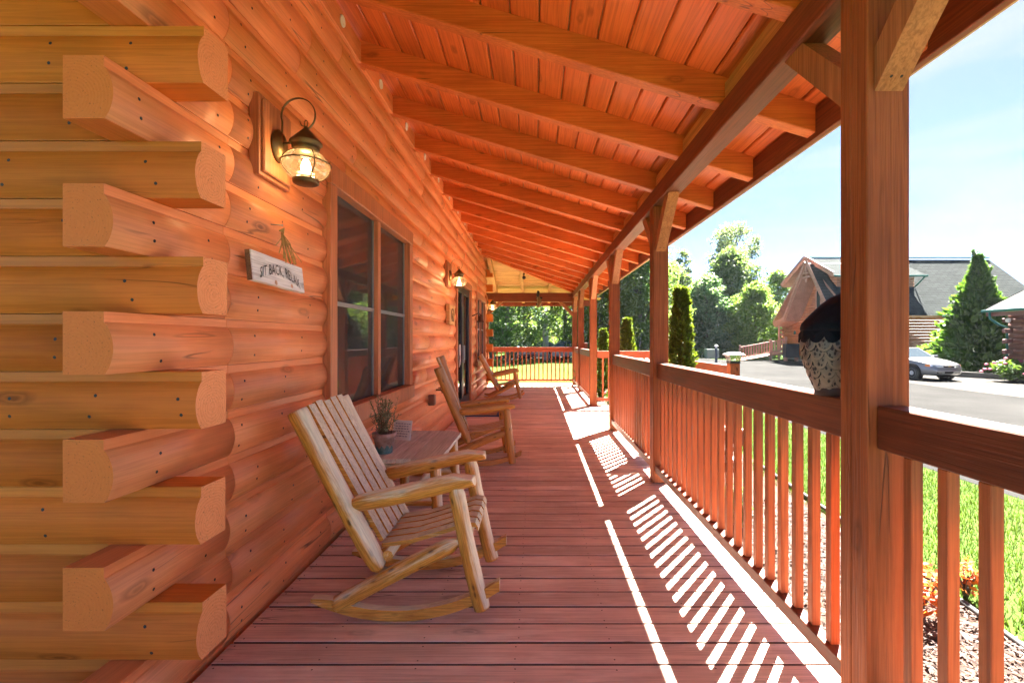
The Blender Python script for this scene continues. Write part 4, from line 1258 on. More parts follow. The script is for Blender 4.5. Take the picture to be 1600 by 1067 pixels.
for i, (u, Y, r, lab) in enumerate(((1003, 34, .55, 'larger grey boulder on the grass right of the third post'), (1012, 33, .4, 'smaller grey boulder beside the larger one on the grass'))):
    mb = MB(); mb.lathe([(0, -.1), (r, 0), (r * 1.05, r * .35), (r * .8, r * .8), (r * .3, r * 1.05), (0, r * 1.08)], 12)
    mb.v = [tuple(np.array(p) * (1 + .18 * noise.noise(Vector(p) * 2.5 + Vector((i * 7, 0, 0))))) for p in mb.v]
    o = mb.build('boulder', M['rock']); o.location = (uX(u, Y), Y, GZ); tag(o, lab, 'rock')
mb = MB(); mb.tube([(0, 0, 0), (.1, 0, 1.2), (.28, 0, 2.6)], [.05, .045, .03], 7); o = mb.build('pale_snag', M['vent']); o.location = (uX(998, 45), 45, GZ); tag(o, 'thin pale leaning snag standing against the trees', 'trunk')

# ================================================================== CARS
M['carglass'] = plain('car glass', (0.04, 0.055, 0.065), .05, 0, .7, .05)
M['tyre'] = plain('tyre rubber', (.02, .02, .022), .8)
M['rim'] = plain('wheel rim', (.45, .45, .46), .35, .8)
M['lens'] = plain('headlight lens', (.70, .72, .72), .12, .3)
M['amber'] = plain('amber marker', (.75, .22, .03), .3)
def car(name, label, loc, rz_, paint, group=None, tall=1.0):
    e = empty(name, loc, rz_, label, 'car', group)
    st = [(-2.28, .60, .42, .62), (-2.20, .74, .30, .88), (-1.9, .82, .24, .97), (-1.3, .86, .22, .98), (-.4, .87, .20, .96), (.6, .87, .20, .96), (1.05, .86, .21, .95), (1.6, .84, .22, .86), (2.0, .79, .24, .77), (2.18, .70, .28, .68), (2.27, .56, .36, .56)]
    V = []; F = []
    for (x, w, zb_, zt) in st:
        ring = [(0, zb_), (w * .85, zb_), (w * .98, zb_ + .10), (w, (zb_ + zt) / 2), (w * .97, zt - .10), (w * .88, zt - .02), (w * .45, zt + .02), (0, zt + .03)]
        full = ring + [(-a, b) for a, b in ring[-2:0:-1]]
        V += [(x, a, b * tall) for a, b in full]
    n = 14
    for i in range(len(st) - 1):
        for k in range(n): F.append((i * n + k, i * n + (k + 1) % n, (i + 1) * n + (k + 1) % n, (i + 1) * n + k))
    F += [tuple(range(n)), tuple(range((len(st) - 1) * n, len(st) * n))]
    mb = MB(); mb.add(V, F, 0, True); body = mb.build('body', paint, e, True)
    # cabin
    lo = [(1.02, .70), (.95, .74), (-1.55, .74), (-1.68, .66)]; hi = [(.28, .54), (.18, .57), (-.78, .57), (-.90, .52)]
    zl, zh = .94 * tall, 1.40 * tall
    V = [(x, y, zl) for x, y in lo] + [(x, -y, zl) for x, y in lo[::-1]] + [(x, y, zh) for x, y in hi] + [(x, -y, zh) for x, y in hi[::-1]]
    F = [(i, (i + 1) % 8, 8 + (i + 1) % 8, 8 + i) for i in range(8)] + [tuple(range(8, 16))]
    mb = MB(); mb.add(V, F, 0, False); mb.lathe([(0.0, zh + .02)] and [(.5, zh + .001), (.35, zh + .03), (0, zh + .035)], 16, 0, True, Matrix.Translation((-.3, 0, 0)) @ Matrix.Diagonal((1.1, 1, 1, 1)))
    cabn = mb.build('cabin', paint, e, True)
    def quad(p, off, name_, mat, inset=.10):
        q = [Vector(a) for a in p]; c = sum(q, Vector()) / 4
        q = [a.lerp(c, inset) for a in q]; nrm = (q[1] - q[0]).cross(q[2] - q[0]).normalized()
        if nrm.dot(c - Vector((-.3, 0, 1.0))) < 0: nrm = -nrm
        mb = MB(); mb.add([a + nrm * off for a in q], [(0, 1, 2, 3)]); mb.build(name_, mat, cabn, True)
    quad((( 1.02, .70, zl), (1.02, -.70, zl), (.28, -.54, zh), (.28, .54, zh)), .006, 'windshield', M['carglass'])
    quad(((-1.68, .66, zl), (-1.68, -.66, zl), (-.90, -.52, zh), (-.90, .52, zh)), .006, 'rear_window', M['carglass'])
    for s in (1, -1):
        quad(((.95, s * .74, zl), (-.28, s * .74, zl), (-.28, s * .57, zh), (.18, s * .57, zh)), .006, 'side_window', M['carglass'], .1)
        quad(((-.34, s * .74, zl), (-1.55, s * .74, zl), (-.78, s * .57, zh), (-.34, s * .57, zh)), .006, 'side_window', M['carglass'], .1)
    for x in (1.38, -1.38):
        for s in (1, -1):
            T = Matrix.Translation((x, s * .76, .31)) @ Matrix.Rotation(R(-90 * s), 4, 'X')
            mb = MB(); mb.lathe([(0, -.10), (.385, -.10), (.385, .116), (.36, .118), (0, .10)], 22, 0, False, Matrix.Translation((x, s * .765, .34)) @ Matrix.Rotation(R(-90 * s), 4, 'X')); mb.build('wheel_arch', M['dark'], e, True)
            mb = MB(); mb.lathe([(.20, -.06), (.29, -.07), (.31, -.04), (.31, .10), (.29, .125), (.20, .125)], 24, 0, True, T); w = mb.build('wheel', M['tyre'], e, True)
            mb = MB(); mb.lathe([(0, .128), (.06, .13), (.17, .115), (.20, .128), (.2, .05)], 20, 0, True, T); mb.build('rim', M['rim'], w, True)
    for s in (1, -1):
        mb = MB(); mb.add([(2.285, s * .30, .60), (2.19, s * .62, .60), (2.10, s * .72, .61), (2.10, s * .715, .70), (2.20, s * .60, .715), (2.285, s * .30, .68)], [(0, 1, 2, 3, 4, 5)]); hl = mb.build('headlight', M['lens'], e, True)
        mb = MB(); mb.add([(2.105, s * .735, .61), (1.96, s * .815, .63), (1.96, s * .81, .71), (2.105, s * .73, .70)], [(0, 1, 2, 3)]); mb.build('marker', M['amber'], e, True)
        mb = MB(); mb.box(.75, .95, s * .80 - .09, s * .80 + .09, .96, 1.08, .03); mb.build('mirror', paint, e, True)
        mb = MB(); mb.box(2.20, 2.262, s * .42 - .12, s * .42 + .12, .33, .40, .01); mb.build('air_intake', M['dark'], e, True)
    mb = MB(); mb.box(2.235, 2.30, -.24, .24, .60, .655, .01); mb.build('grille', M['dark'], e, True)
    mb = MB(); mb.box(2.24, 2.285, -.20, .20, .33, .41, .01); mb.build('air_intake', M['dark'], e, True)
    mb = MB(); mb.box(2.296, 2.308, -.07, .07, .615, .645, .003); mb.box(2.297, 2.309, -.028, .028, .604, .656, .003); mb.build('emblem', plain('gold emblem', (.6, .42, .1), .3, .8) if 'gold emblem' not in bpy.data.materials else bpy.data.materials['gold emblem'], e, True)
    mb = MB(); mb.box(2.10, 2.292, -.60, .60, .425, .445, .004); mb.build('bumper_strip', M['rim'], e, True)
    return e
M['silver'] = plain('silver car paint', (0.20, 0.205, 0.21), .3, .35, .5, .04, coat=.6)
M['white'] = plain('white car paint', (0.30, 0.31, 0.32), .3, 0, .5, .04, coat=.5)
M['grey'] = plain('grey car paint', (0.22, 0.24, 0.25), .3, .3, .5, .04, coat=.5)
car('parked_car', 'silver sedan parked on gravel facing the porch', (17.35, 22.4, GZ + .01), math.atan2(-.95, .10), M['silver'])
PG = 'vehicles parked beyond the far lawn'
car('parked_car', 'grey car behind the end railing, left of the white ones', (uX(815, 46), 46, GZ), R(-70), M['grey'], PG, 1.15)
car('parked_car', 'white car in the middle beyond the end railing', (uX(846, 45), 45, GZ), R(180), M['white'], PG, 1.1)
car('parked_car', 'white car nearest the last post beyond the end railing', (uX(880, 44), 44, GZ), R(175), M['white'], PG, 1.2)

# ================================================================== PORCH FURNITURE
def logwood(name, amber_d, amber_l, bleach, amount, sharp=(.35, .75)):
    """peeled log: amber varnish, bleached grey on the weather side in ragged patches"""
    m, nt, out = newmat(name)
    co, rnd = coords(nt)
    at = N(nt, 'ShaderNodeAttribute'); at.attribute_name = 'grain'
    ad = N(nt, 'ShaderNodeVectorMath', operation='ADD'); nt.links.new(at.outputs['Vector'], ad.inputs[0])
    oi = N(nt, 'ShaderNodeObjectInfo'); nt.links.new(oi.outputs['Random'], ad.inputs[1])
    gr = ad.outputs[0]
    n1 = noise_n(nt, mapped(nt, gr, (26, 26, 3.2)), 1.0, 6, .68, .5)
    n2 = noise_n(nt, mapped(nt, gr, (150, 150, 9)), 1.0, 3, .6)
    col = mixc(nt, ramp(nt, n1, [(.3, 0), (.7, 1)]), amber_d, amber_l)
    vo = N(nt, 'ShaderNodeTexVoronoi'); vo.inputs['Scale'].default_value = 1.0
    nt.links.new(mapped(nt, gr, (20, 20, 9)), vo.inputs['Vector'])
    col = mixc(nt, ramp(nt, vo.outputs['Distance'], [(.10, .95), (.16, .4), (.26, .0)]), col, tuple(c * .2 for c in amber_d))
    col = mixc(nt, math_n(nt, 'MULTIPLY', ramp(nt, n2, [(.42, 1), (.55, 0)]), .5), col, tuple(c * .45 for c in amber_d))
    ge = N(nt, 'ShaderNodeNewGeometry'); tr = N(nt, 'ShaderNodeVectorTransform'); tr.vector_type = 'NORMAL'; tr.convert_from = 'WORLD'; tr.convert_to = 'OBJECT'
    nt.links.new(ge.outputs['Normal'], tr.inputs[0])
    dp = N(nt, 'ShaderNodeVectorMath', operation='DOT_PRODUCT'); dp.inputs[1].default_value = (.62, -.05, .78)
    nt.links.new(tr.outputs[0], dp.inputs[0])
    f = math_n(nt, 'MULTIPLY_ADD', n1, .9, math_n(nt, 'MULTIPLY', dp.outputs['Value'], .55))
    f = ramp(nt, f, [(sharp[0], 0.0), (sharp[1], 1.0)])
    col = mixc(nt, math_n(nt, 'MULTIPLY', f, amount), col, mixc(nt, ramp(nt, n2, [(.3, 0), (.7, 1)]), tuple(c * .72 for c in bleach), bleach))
    finish(nt, out, col, .42, math_n(nt, 'ADD', n1, math_n(nt, 'MULTIPLY', n2, .4)), .35, .008, .35)
    return m
M['clog1'] = logwood('peeled chair log', (.50, .19, .022), (.74, .38, .07), (.82, .77, .57), .95, (.54, .82))
M['clog2'] = logwood('amber chair log', (.52, .21, .04), (.70, .36, .085), (.34, .19, .09), .7)
M['slat1'] = wood('bleached chair slat', (.68, .62, .44), (.86, .82, .64), 2, 1.2, .6, .35, False, .25, .1)
M['slat2'] = wood('weathered grey slat', (.50, .40, .27), (.66, .56, .41), 2, 1.2, .6, .35, False, .25, .1)
M['slatx1'] = wood('bleached seat slat', (.66, .60, .42), (.84, .80, .61), 0, 1.2, .6, .35, False, .25, .1)
M['slatx2'] = wood('weathered grey seat slat', (.50, .40, .27), (.66, .56, .41), 0, 1.2, .6, .35, False, .25, .1)
def log_tube(mb, p0, p1, r, t0='flat', t1='flat', seed=0, n=12):
    p0, p1 = Vector(p0), Vector(p1); L = (p1 - p0).length
    rr = random.Random(seed)
    ts = [0, .02, .07, .16, .3, .5, .7, .84, .93, .98, 1.0]
    R0 = {'flat': (.97, 1, 1), 'tenon': (.34, .50, .93), 'round': (.45, .82, .98)}
    rad = []
    for i, t in enumerate(ts):
        f = 1.0
        if i < 3: f = R0[t0][i]
        if i > 7: f = R0[t1][10 - i]
        rad.append(r * f * (1 + rr.uniform(-.03, .03)))
    d = Vector((rr.uniform(-1, 1), rr.uniform(-1, 1), rr.uniform(-1, 1))) * .008
    pts = [p0.lerp(p1, t) + d * math.sin(math.pi * t) for t in ts]
    mb.tube(pts, rad, n, 0, True)
def rocking_chair(label, loc, rz_, logm, sl, sx, tilt=0.0, extra=0.0, rocker=True, group=None):
    e = empty('rocking_chair', loc, rz_, label, 'chair', group)
    e.rotation_euler = (0, tilt, rz_)
    ox = .63
    def P(x, y, z): return (x + ox, y, z)
    for s, sd in ((-1, 1), (1, 2)):
        y = s * .25
        mb = MB(); log_tube(mb, P(-1.129, y, .985 + (extra if s > 0 else 0)), P(-.735, y, .235), .046, 'flat', 'round', sd); mb.build('back_post', logm, e, True)
        mb = MB(); log_tube(mb, P(-.38, y + s * -.002, .63), P(-.254, y, .055 if rocker else .0), .040, 'round', 'flat', sd + 3); mb.build('leg', logm, e, True)
        mb = MB(); log_tube(mb, P(-.945, y - s * .01, .065), P(-.36, y, .37), .041, 'flat', 'tenon', sd + 6); mb.build('side_rail', logm, e, True)
        # arm: log with a planed top at the front
        mb = MB(); a, b = Vector(P(-.875, y, .545)), Vector(P(-.295, y, .675)); log_tube(mb, a, b, .044, 'tenon', 'flat', sd + 9, 14)
        ax = (b - a).normalized(); upv = Vector((-ax.z, 0, ax.x))
        nv = []
        for p in mb.v:
            q = Vector(p); t = (q - a).dot(ax) / (b - a).length; h = (q - a).dot(upv)
            lim = .034 - max(0, t - .82) * .22
            if h > lim: q = q - upv * (h - lim)
            nv.append(tuple(q))
        mb.v = nv; mb.build('arm', logm, e, True)
        if rocker:
            mb = MB(); V = []; F = []
            cx, Rr = -.66, .92
            ks = 18
            for i in range(ks + 1):
                x = -1.055 + (.885) * i / ks
                zc = Rr - math.sqrt(max(.0, Rr * Rr - (x - cx) ** 2))
                th = .052 * (1 if 1 < i else (.35 + .4 * i)) 
                for dy in (-.021, .021):
                    V += [P(x, y + s * .0 + dy, zc + .001), P(x, y + dy, zc + th)]
            for i in range(ks):
                b0 = i * 4
                F += [(b0, b0 + 1, b0 + 5, b0 + 4), (b0 + 2, b0 + 3, b0 + 7, b0 + 6), (b0, b0 + 2, b0 + 6, b0 + 4), (b0 + 1, b0 + 3, b0 + 7, b0 + 5)]
            F += [(0, 1, 3, 2), (ks * 4, ks * 4 + 1, ks * 4 + 3, ks * 4 + 2)]
            mb.add(V, F); mb.self_grain(); mb.build('rocker', logm, e, True)
    # slats of back and seat
    nb = 5; w = .066; st = .084
    bx = Vector((-1.118 + ox, 0, 1.0)); bb = Vector((-.752 + ox, 0, .345))
    ax = (bb - bx).normalized(); nrm = Vector((-ax.z, 0, ax.x)); nrm = nrm if nrm.x > 0 else -nrm
    for k in range(nb):
        yc = (k - 2) * st
        a = bx + (-ax) * (extra * .8); 
        mb = MB()
        rr = random.Random(k); a = a + ax * rr.uniform(-.006, .006)
        V = [a + Vector((0, yc - w / 2, 0)), a + Vector((0, yc + w / 2, 0)), bb + Vector((0, yc + w / 2, 0)), bb + Vector((0, yc - w / 2, 0))]
        V = V + [v + nrm * .02 for v in V]
        mb.add(V, [(0, 1, 2, 3), (4, 5, 6, 7), (0, 1, 5, 4), (1, 2, 6, 5), (2, 3, 7, 6), (3, 0, 4, 7)], [0, 0, 0, 1, 0, 1]); mb.self_grain(); mb.build('back_slat', [sl, logm], e, True)
        mb = MB(); p = [(-.745, .338), (-.60, .358), (-.45, .402), (-.33, .440), (-.292, .437), (-.278, .415)]
        V = []; F = []
        for (x, z) in p: V += [P(x, yc - w / 2, z), P(x, yc + w / 2, z), P(x, yc + w / 2, z - .02), P(x, yc - w / 2, z - .02)]
        for i in range(len(p) - 1):
            for q in range(4): F.append((i * 4 + q, i * 4 + (q + 1) % 4, i * 4 + 4 + (q + 1) % 4, i * 4 + 4 + q))
        F += [(0, 1, 2, 3), tuple(range(len(p) * 4 - 4, len(p) * 4))]
        mb.add(V, F, [(1 if (q % 4) in (1, 3) and q < len(F) - 2 else 0) for q in range(len(F))]); mb.self_grain(); mb.build('seat_slat', [sx, logm], e, True)
    for nm, (x, z, r) in (('crossbar', (-.70, .30, .026)), ('crossbar', (-.33, .385, .026)), ('crossbar', (-1.0, .80, .018)), ('crossbar', (-.80, .42, .018))):
        mb = MB(); x2 = x - .03 if z > .4 and x < -.75 else x
        mb.tube([P(x2, -.25, z), P(x2, .25, z)], r, 8); mb.build(nm, logm, e, True)
    mb = MB(); mb.tube([P(-.70, -.24, .33), P(-.70, -.24, .33)], .01, 4) if False else None
    return e
CG = 'log rocking chairs along the wall'
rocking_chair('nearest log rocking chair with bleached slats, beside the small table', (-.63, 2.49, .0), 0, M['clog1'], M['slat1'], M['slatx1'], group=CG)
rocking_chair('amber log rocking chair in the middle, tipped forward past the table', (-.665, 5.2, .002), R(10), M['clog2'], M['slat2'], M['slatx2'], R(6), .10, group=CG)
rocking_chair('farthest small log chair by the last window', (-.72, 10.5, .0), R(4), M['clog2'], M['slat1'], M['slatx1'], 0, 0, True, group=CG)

# side table
tb = empty('side_table', (-.92, 3.76, 0), label='low log side table with grey plank top between two rocking chairs', cat='table')
M['tplank'] = wood('grey table plank', (.60, .64, .54), (.74, .78, .68), 1, 1.1, .6, .3, True, .25, .15)
for k in range(6):
    x = -.30 + k * .102
    c0 = .13 if k in (5,) else 0; c1 = .0
    a = -.50 + (.12 if k == 5 else 0) + (.0); b = .52 - (.10 if k == 5 else 0)
    mb = MB()
    x0, x1 = x - .0495, x + .0495
    if k == 5: V2 = [(x0, -.50), (x1, -.39), (x1, .43), (x0, .52)]
    elif k == 0: V2 = [(x0, -.42), (x1, -.50), (x1, .52), (x0, .44)]
    else: V2 = [(x0, -.50), (x1, -.50), (x1, .52), (x0, .52)]
    mb.extr(V2, 'z', .472, .50 + (k % 2) * .0008); mb.build('plank', M['tplank'], tb, True)
for sx in (-1, 1):
    for sy in (-1, 1):
        mb = MB(); log_tube(mb, (sx * .2, sy * .36, .47), (sx * .23, sy * .39, 0.0), .04, 'flat', 'flat', sx + 3 * sy); mb.build('leg', M['clog1'], tb, True)
for sy in (-1, 1):
    mb = MB(); log_tube(mb, (-.22, sy * .36, .40), (.22, sy * .36, .40), .035, 'tenon', 'tenon', 30 + sy); mb.build('apron', M['clog1'], tb, True)
mb = MB(); log_tube(mb, (0, -.36, .17), (0, .36, .17), .04, 'tenon', 'tenon', 33); mb.build('stretcher', M['clog1'], tb, True)
for sy in (-1, 1):
    mb = MB(); log_tube(mb, (-.22, sy * .375, .17), (.22, sy * .375, .17), .036, 'tenon', 'tenon', 36 + sy); mb.build('stretcher', M['clog1'], tb, True)

# potted rosemary
pp = empty('potted_plant', (-1.10, 3.44, .501), label='terracotta pot with teal painted pattern holding a grey green herb', cat='plant')
def potmat():
    m, nt, out = newmat('painted terracotta')
    tc = N(nt, 'ShaderNodeTexCoord'); sx = N(nt, 'ShaderNodeSeparateXYZ'); nt.links.new(tc.outputs['Object'], sx.inputs[0])
    at = math_n(nt, 'ARCTAN2', sx.outputs['Y'], sx.outputs['X'])
    zig = math_n(nt, 'PINGPONG', math_n(nt, 'MULTIPLY', at, 1.6), .5)
    edge = math_n(nt, 'MULTIPLY_ADD', zig, .055, .022)
    n = noise_n(nt, tc.outputs['Object'], 40, 4)
    edge = math_n(nt, 'ADD', edge, math_n(nt, 'MULTIPLY', n, .03))
    f = math_n(nt, 'LESS_THAN', sx.outputs['Z'], edge)
    n2 = noise_n(nt, tc.outputs['Object'], 18, 5)
    base = mixc(nt, ramp(nt, n2, [(.35, 0), (.65, 1)]), (.27, .15, .12), (.42, .34, .31))
    teal = mixc(nt, ramp(nt, n2, [(.35, 0), (.65, 1)]), (.03, .11, .11), (.16, .28, .28))
    finish(nt, out, mixc(nt, f, base, teal), .75, n, .2, .003, .2); return m
mb = MB(); mb.lathe([(.052, 0), (.056, .004), (.072, .112), (.082, .113), (.086, .148), (.078, .149), (.072, .125), (.0, .122)], 28); mb.build('pot', potmat(), pp, True)
nn = np.random.default_rng(9)
Vs = []; Pl = []
mbs = MB()
for i in range(34):
    a = nn.uniform(0, 6.28); r0 = nn.uniform(0, .05); lean = nn.uniform(.01, .11); hh = nn.uniform(.12, .30)
    p0 = np.array([r0 * math.cos(a), r0 * math.sin(a), .122]); p1 = p0 + np.array([lean * math.cos(a), lean * math.sin(a), hh])
    mid = (p0 + p1) / 2 + np.array([0, 0, .02])
    mbs.tube([p0, mid, p1], [.0022, .0016, .0008], 4)
    for k in range(30):
        t = nn.uniform(.08, 1.0); Pl.append((1 - t) ** 2 * p0 + 2 * t * (1 - t) * mid + t * t * p1)
mbs.build('stem', plain('herb stem', (.16, .12, .07), .8), pp, True)
Pl = np.array(Pl); n = len(Pl)
d = nn.normal(size=(n, 3)); d[:, 2] = np.abs(d[:, 2]) + .5; d /= np.linalg.norm(d, axis=1, keepdims=True)
s = np.cross(d, nn.normal(size=(n, 3))); s /= np.linalg.norm(s, axis=1, keepdims=True)
L = nn.uniform(.018, .036, n)[:, None]
V = np.stack([Pl, Pl + d * L * .5 + s * .0028, Pl + d * L, Pl + d * L * .5 - s * .0028], 1).reshape(-1, 3)
o = bpy.data.objects.new('foliage', raw_mesh('foliage', V, np.arange(4 * n).reshape(n, 4), leafmat('grey green herb', (.10, .13, .075), (.26, .29, .20), .3))); COL.objects.link(o); o.parent = pp
# small card leaning behind the pot
cd = empty('note_card', (-1.10, 3.86, .502), R(-18), 'small white card leaning behind the potted herb', 'card')
Tm = Matrix.Rotation(R(-14), 4, 'X')
mb = MB(); mb.box(-.085, .085, -.003, .003, 0, .16, 0, 0, Tm @ Matrix.Translation((0, 0, .002))); mb.build('panel', plain('white card', (.74, .74, .72), .6), cd, True)
mb = MB()
rr = random.Random(2)
for r_ in range(6):
    x = -.065
    while x < .055:
        w = rr.uniform(.008, .026); mb.box(x, x + w, -.0042, -.0032, .03 + r_ * .02, .036 + r_ * .02 + rr.uniform(0, .003), 0, 0, Tm); x += w + .006
mb.build('print', plain('grey print', (.25, .28, .34), .7), cd, True)

# doormat
mt = empty('doormat', (-.92, 8.55, .001), label='tan doormat with blue border in front of the door', cat='mat')
mb = MB(); mb.box(-.30, .30, -.42, .42, 0, .016, .004); mb.build('border', plain('blue mat border', (.04, .10, .19), .95, bstr=.6, scale=120), mt, True)
mb = MB(); mb.box(-.24, .24, -.35, .35, .0162, .02, .002); mb.build('centre', plain('tan coir', (.42, .24, .09), .95, vary=.5, bstr=.6, scale=60), mt, True)

# ---- onion lanterns
M['brass'] = plain('aged dark brass', (.16, .105, .045), .42, .75, .5, .35, 30, .25)
M['seed'] = glassmat('seeded amber glass', (.97, .86, .66), .05, .05, .05, (1, .80, .50))
M['bulb'] = emit('lamp bulb', (1, .80, .50), 3)
def lantern(label, y, z=2.187):
    e = empty('wall_lantern', (-1.292, y, z), label=label, cat='lamp', group='brass onion lanterns on the log wall')
    mb = MB(); mb.box(-.05, -.003, -.135, .15, -.09, .295, .004); mb.box(-.003, .012, -.115, .13, -.07, .275, .005); mb.build('mounting_board', M['trim'], e, True)
    T = Matrix.Translation((.012, 0, .09)) @ Matrix.Rotation(R(90), 4, 'Y')
    mb = MB(); mb.lathe([(.062, 0), (.062, .012), (.052, .016), (.05, .026), (.0, .028)], 24, 0, True, T @ Matrix.Diagonal((1.3, 1, 1, 1)))
    mb.disc((.0405, 0, .14), (1, 0, 0), .004, 0); mb.build('backplate', M['brass'], e, True)
    cx = .152
    mb = MB(); mb.tube([(.036, 0, .105), (cx - .04, 0, .113)], .006, 8); mb.build('arm', M['brass'], e, True)
    mb = MB(); pts = []
    for i in range(26):
        t = i / 25
        ang = R(200) - t * R(285)
        rr = .088 - .010 * t
        pts.append((.118 + rr * math.cos(ang), 0, .245 + rr * math.sin(ang) * 1.02))
    pts = [(.034, 0, .12), (.034, 0, .18)] + pts
    mb.tube(pts, .008, 8, sq=.35, ph=0); mb.build('scroll', M['brass'], e, True)
    mb = MB(); pts = [(cx + .03 * math.cos(R(a)), 0, .235 + .03 * math.sin(R(a))) for a in range(-160, 100, 20)]; mb.tube([(cx + .008 * math.cos(R(a)), .0, .205 + .016 * math.sin(R(a))) for a in range(-90, 271, 30)], .0025, 6)
    mb.tube([(cx - .03, 0, .215), (cx - .022, 0, .195), (cx, 0, .188)], .0025, 6); mb.build('finial', M['brass'], e, True)
    mb = MB(); mb.lathe([(.0, .19), (.008, .188), (.012, .178), (.074, .112), (.077, .106), (.068, .098), (.062, .082), (.064, .080), (.058, .070), (.052, .060), (.0, .059)], 32, 0, True, Matrix.Translation((cx, 0, 0))); mb.build('cap', M['brass'], e, True)
    gp = [(.052, .062), (.078, .050), (.104, .020), (.112, -.006), (.104, -.032), (.078, -.058), (.052, -.072)]
    mb = MB(); mb.lathe(gp, 32, 0, True, Matrix.Translation((cx, 0, 0))); 
    mb.f = mb.f[:-2]; mb.m = mb.m[:-2]; mb.s = mb.s[:-2]
    mb.build('globe', M['seed'], e, True)
    for a in range(4):
        mb = MB(); c, s = math.cos(R(a * 90 + 45)), math.sin(R(a * 90 + 45))
        mb.tube([(cx + (r + .003) * c, (r + .003) * s, zz) for r, zz in gp], .0028, 6); mb.build('cage_wire', M['brass'], e, True)
    mb = MB(); mb.tube([(cx + .116 * math.cos(R(a)), .116 * math.sin(R(a)), .004) for a in range(0, 361, 12)], .0035, 6); mb.build('cage_ring', M['brass'], e, True)
    mb = MB(); mb.lathe([(.052, -.070), (.062, -.074), (.060, -.092), (.05, -.097), (.0, -.098)], 28, 0, True, Matrix.Translation((cx, 0, 0))); mb.build('base', M['brass'], e, True)
    mb = MB(); mb.lathe([(0, -.036), (.018, -.028), (.024, -.006), (.018, .018), (.010, .034), (0, .036)], 16, 0, True, Matrix.Translation((cx, 0, -.008))); mb.build('bulb', M['bulb'], e, True)
    ld = bpy.data.lights.new('lantern_light', 'POINT'); ld.energy = LAMP_W; ld.color = (1, .74, .42); ld.shadow_soft_size = .045
    lo = bpy.data.objects.new('lantern_light', ld); COL.objects.link(lo); lo.parent = e; lo.location = (cx, 0, .042)
    return e
LAMP_W = 0.28
lantern('lit brass onion lantern nearest the viewer beside the first window', 2.35)
lantern('lit brass onion lantern beside the dark door', 7.05)
lantern('lit brass onion lantern at the far log corner', 12.52)

# ---- hanging sign
sg_ = empty('hanging_sign', (-1.245, 2.31, 1.645), label='white washed wooden sign reading SIT BACK, RELAX on the log wall', cat='sign')
sg_.rotation_euler = (R(-2.0), R(-7), 0)
M['wash'] = wood('white washed board', (.70, .68, .63), (.86, .85, .81), 1, 1.3, .7, .2, True, .2, 0, .1)
M['sedge'] = wood('raw board edge', (.24, .13, .055), (.36, .21, .09), 1, 1, .7, .2, False)
mb = MB(); mb.box(-.027, 0, -.228, .228, -.068, .068, .002)
mb.m = [0] * len(mb.m)
mb.m[1] = 1 if False else 0
mb.box(-.028, -.006, -.2288, -.2279, -.0685, .0685, 0, 1); mb.build('board', [M['wash'], M['sedge']], sg_, True)
def text_mesh(s, size):
    cu = bpy.data.curves.new('t', 'FONT'); cu.body = s; cu.size = size; cu.align_x = 'CENTER'; cu.align_y = 'CENTER'; cu.extrude = 0; cu.resolution_u = 3
    cu.space_character = 1.08
    ob = bpy.data.objects.new('t', cu); COL.objects.link(ob)
    dg = bpy.context.evaluated_depsgraph_get(); me = bpy.data.meshes.new_from_object(ob.evaluated_get(dg))
    v = [tuple(p.co) for p in me.vertices]; f = [tuple(p.vertices) for p in me.polygons]
    bpy.data.objects.remove(ob); bpy.data.meshes.remove(me)
    return v, f
v, f = text_mesh('SIT BACK, RELAX', .058)
xs_ = [p[0] for p in v]; W_ = max(xs_) - min(xs_); x0_ = (max(xs_) + min(xs_)) / 2
vv = []
for p in v:
    t = (p[0] - x0_) / W_ * .355
    arch = .020 - t * t * 1.25
    hgt = p[1] * 1.25
    vv.append((.0022, t - t * hgt * 1.0, arch + hgt - .012))
mb = MB(); mb.add(vv, f); mb.build('lettering', plain('grey brown lettering', (.07, .055, .05), .8, vary=.5, scale=90), sg_, True, recalc=False)
mb = MB(); mb.disc((.0018, -.05, -.055), (1, 0, 0), .012, 0, 10); mb.disc((.0018, .095, -.05), (1, 0, 0), .011, 0, 10); mb.build('paint_spot', plain('peach spot', (.65, .36, .22), .7), sg_, True)
# raffia tie and nail
rf_ = empty('raffia_tie', (-1.285, 2.36, 1.86), label='straw raffia bow hanging from a nail above the sign', cat='decoration')
mb = MB(); rr = random.Random(4)
for i in range(18):
    dy = rr.uniform(-.04, .09); mb.tube([(.01, .015, 0), (.025 + rr.uniform(-.01, .01), .015 + dy * .5, -.05 + rr.uniform(-.01, .01)), (.04, .02 + dy, -.14 + rr.uniform(-.02, .02))], .0018, 4)
for y1, z1 in ((-.12, -.09), (-.09, -.12), (.13, -.13), (.02, -.15), (-.05, -.14)):
    mb.tube([(.012, .02, -.02), (.03, .02 + (y1) * .4, z1 * .5), (.045, y1 + .02, z1)], .0026, 4)
for i in range(6): mb.tube([(.012, -.01 + i * .006, .0), (.025, .012, .018), (.012, .03, -.005)], .003, 4)
mb.build('straw', plain('straw', (.52, .33, .10), .8, vary=.4, scale=60), rf_, True)
mb = MB(); mb.tube([(-.035, 0, .035), (.022, 0, .03)], .0025, 6); mb.tube([(.022, 0, .03), (.024, 0, .03)], .006, 8); mb.build('nail', M['rim'], rf_, True)

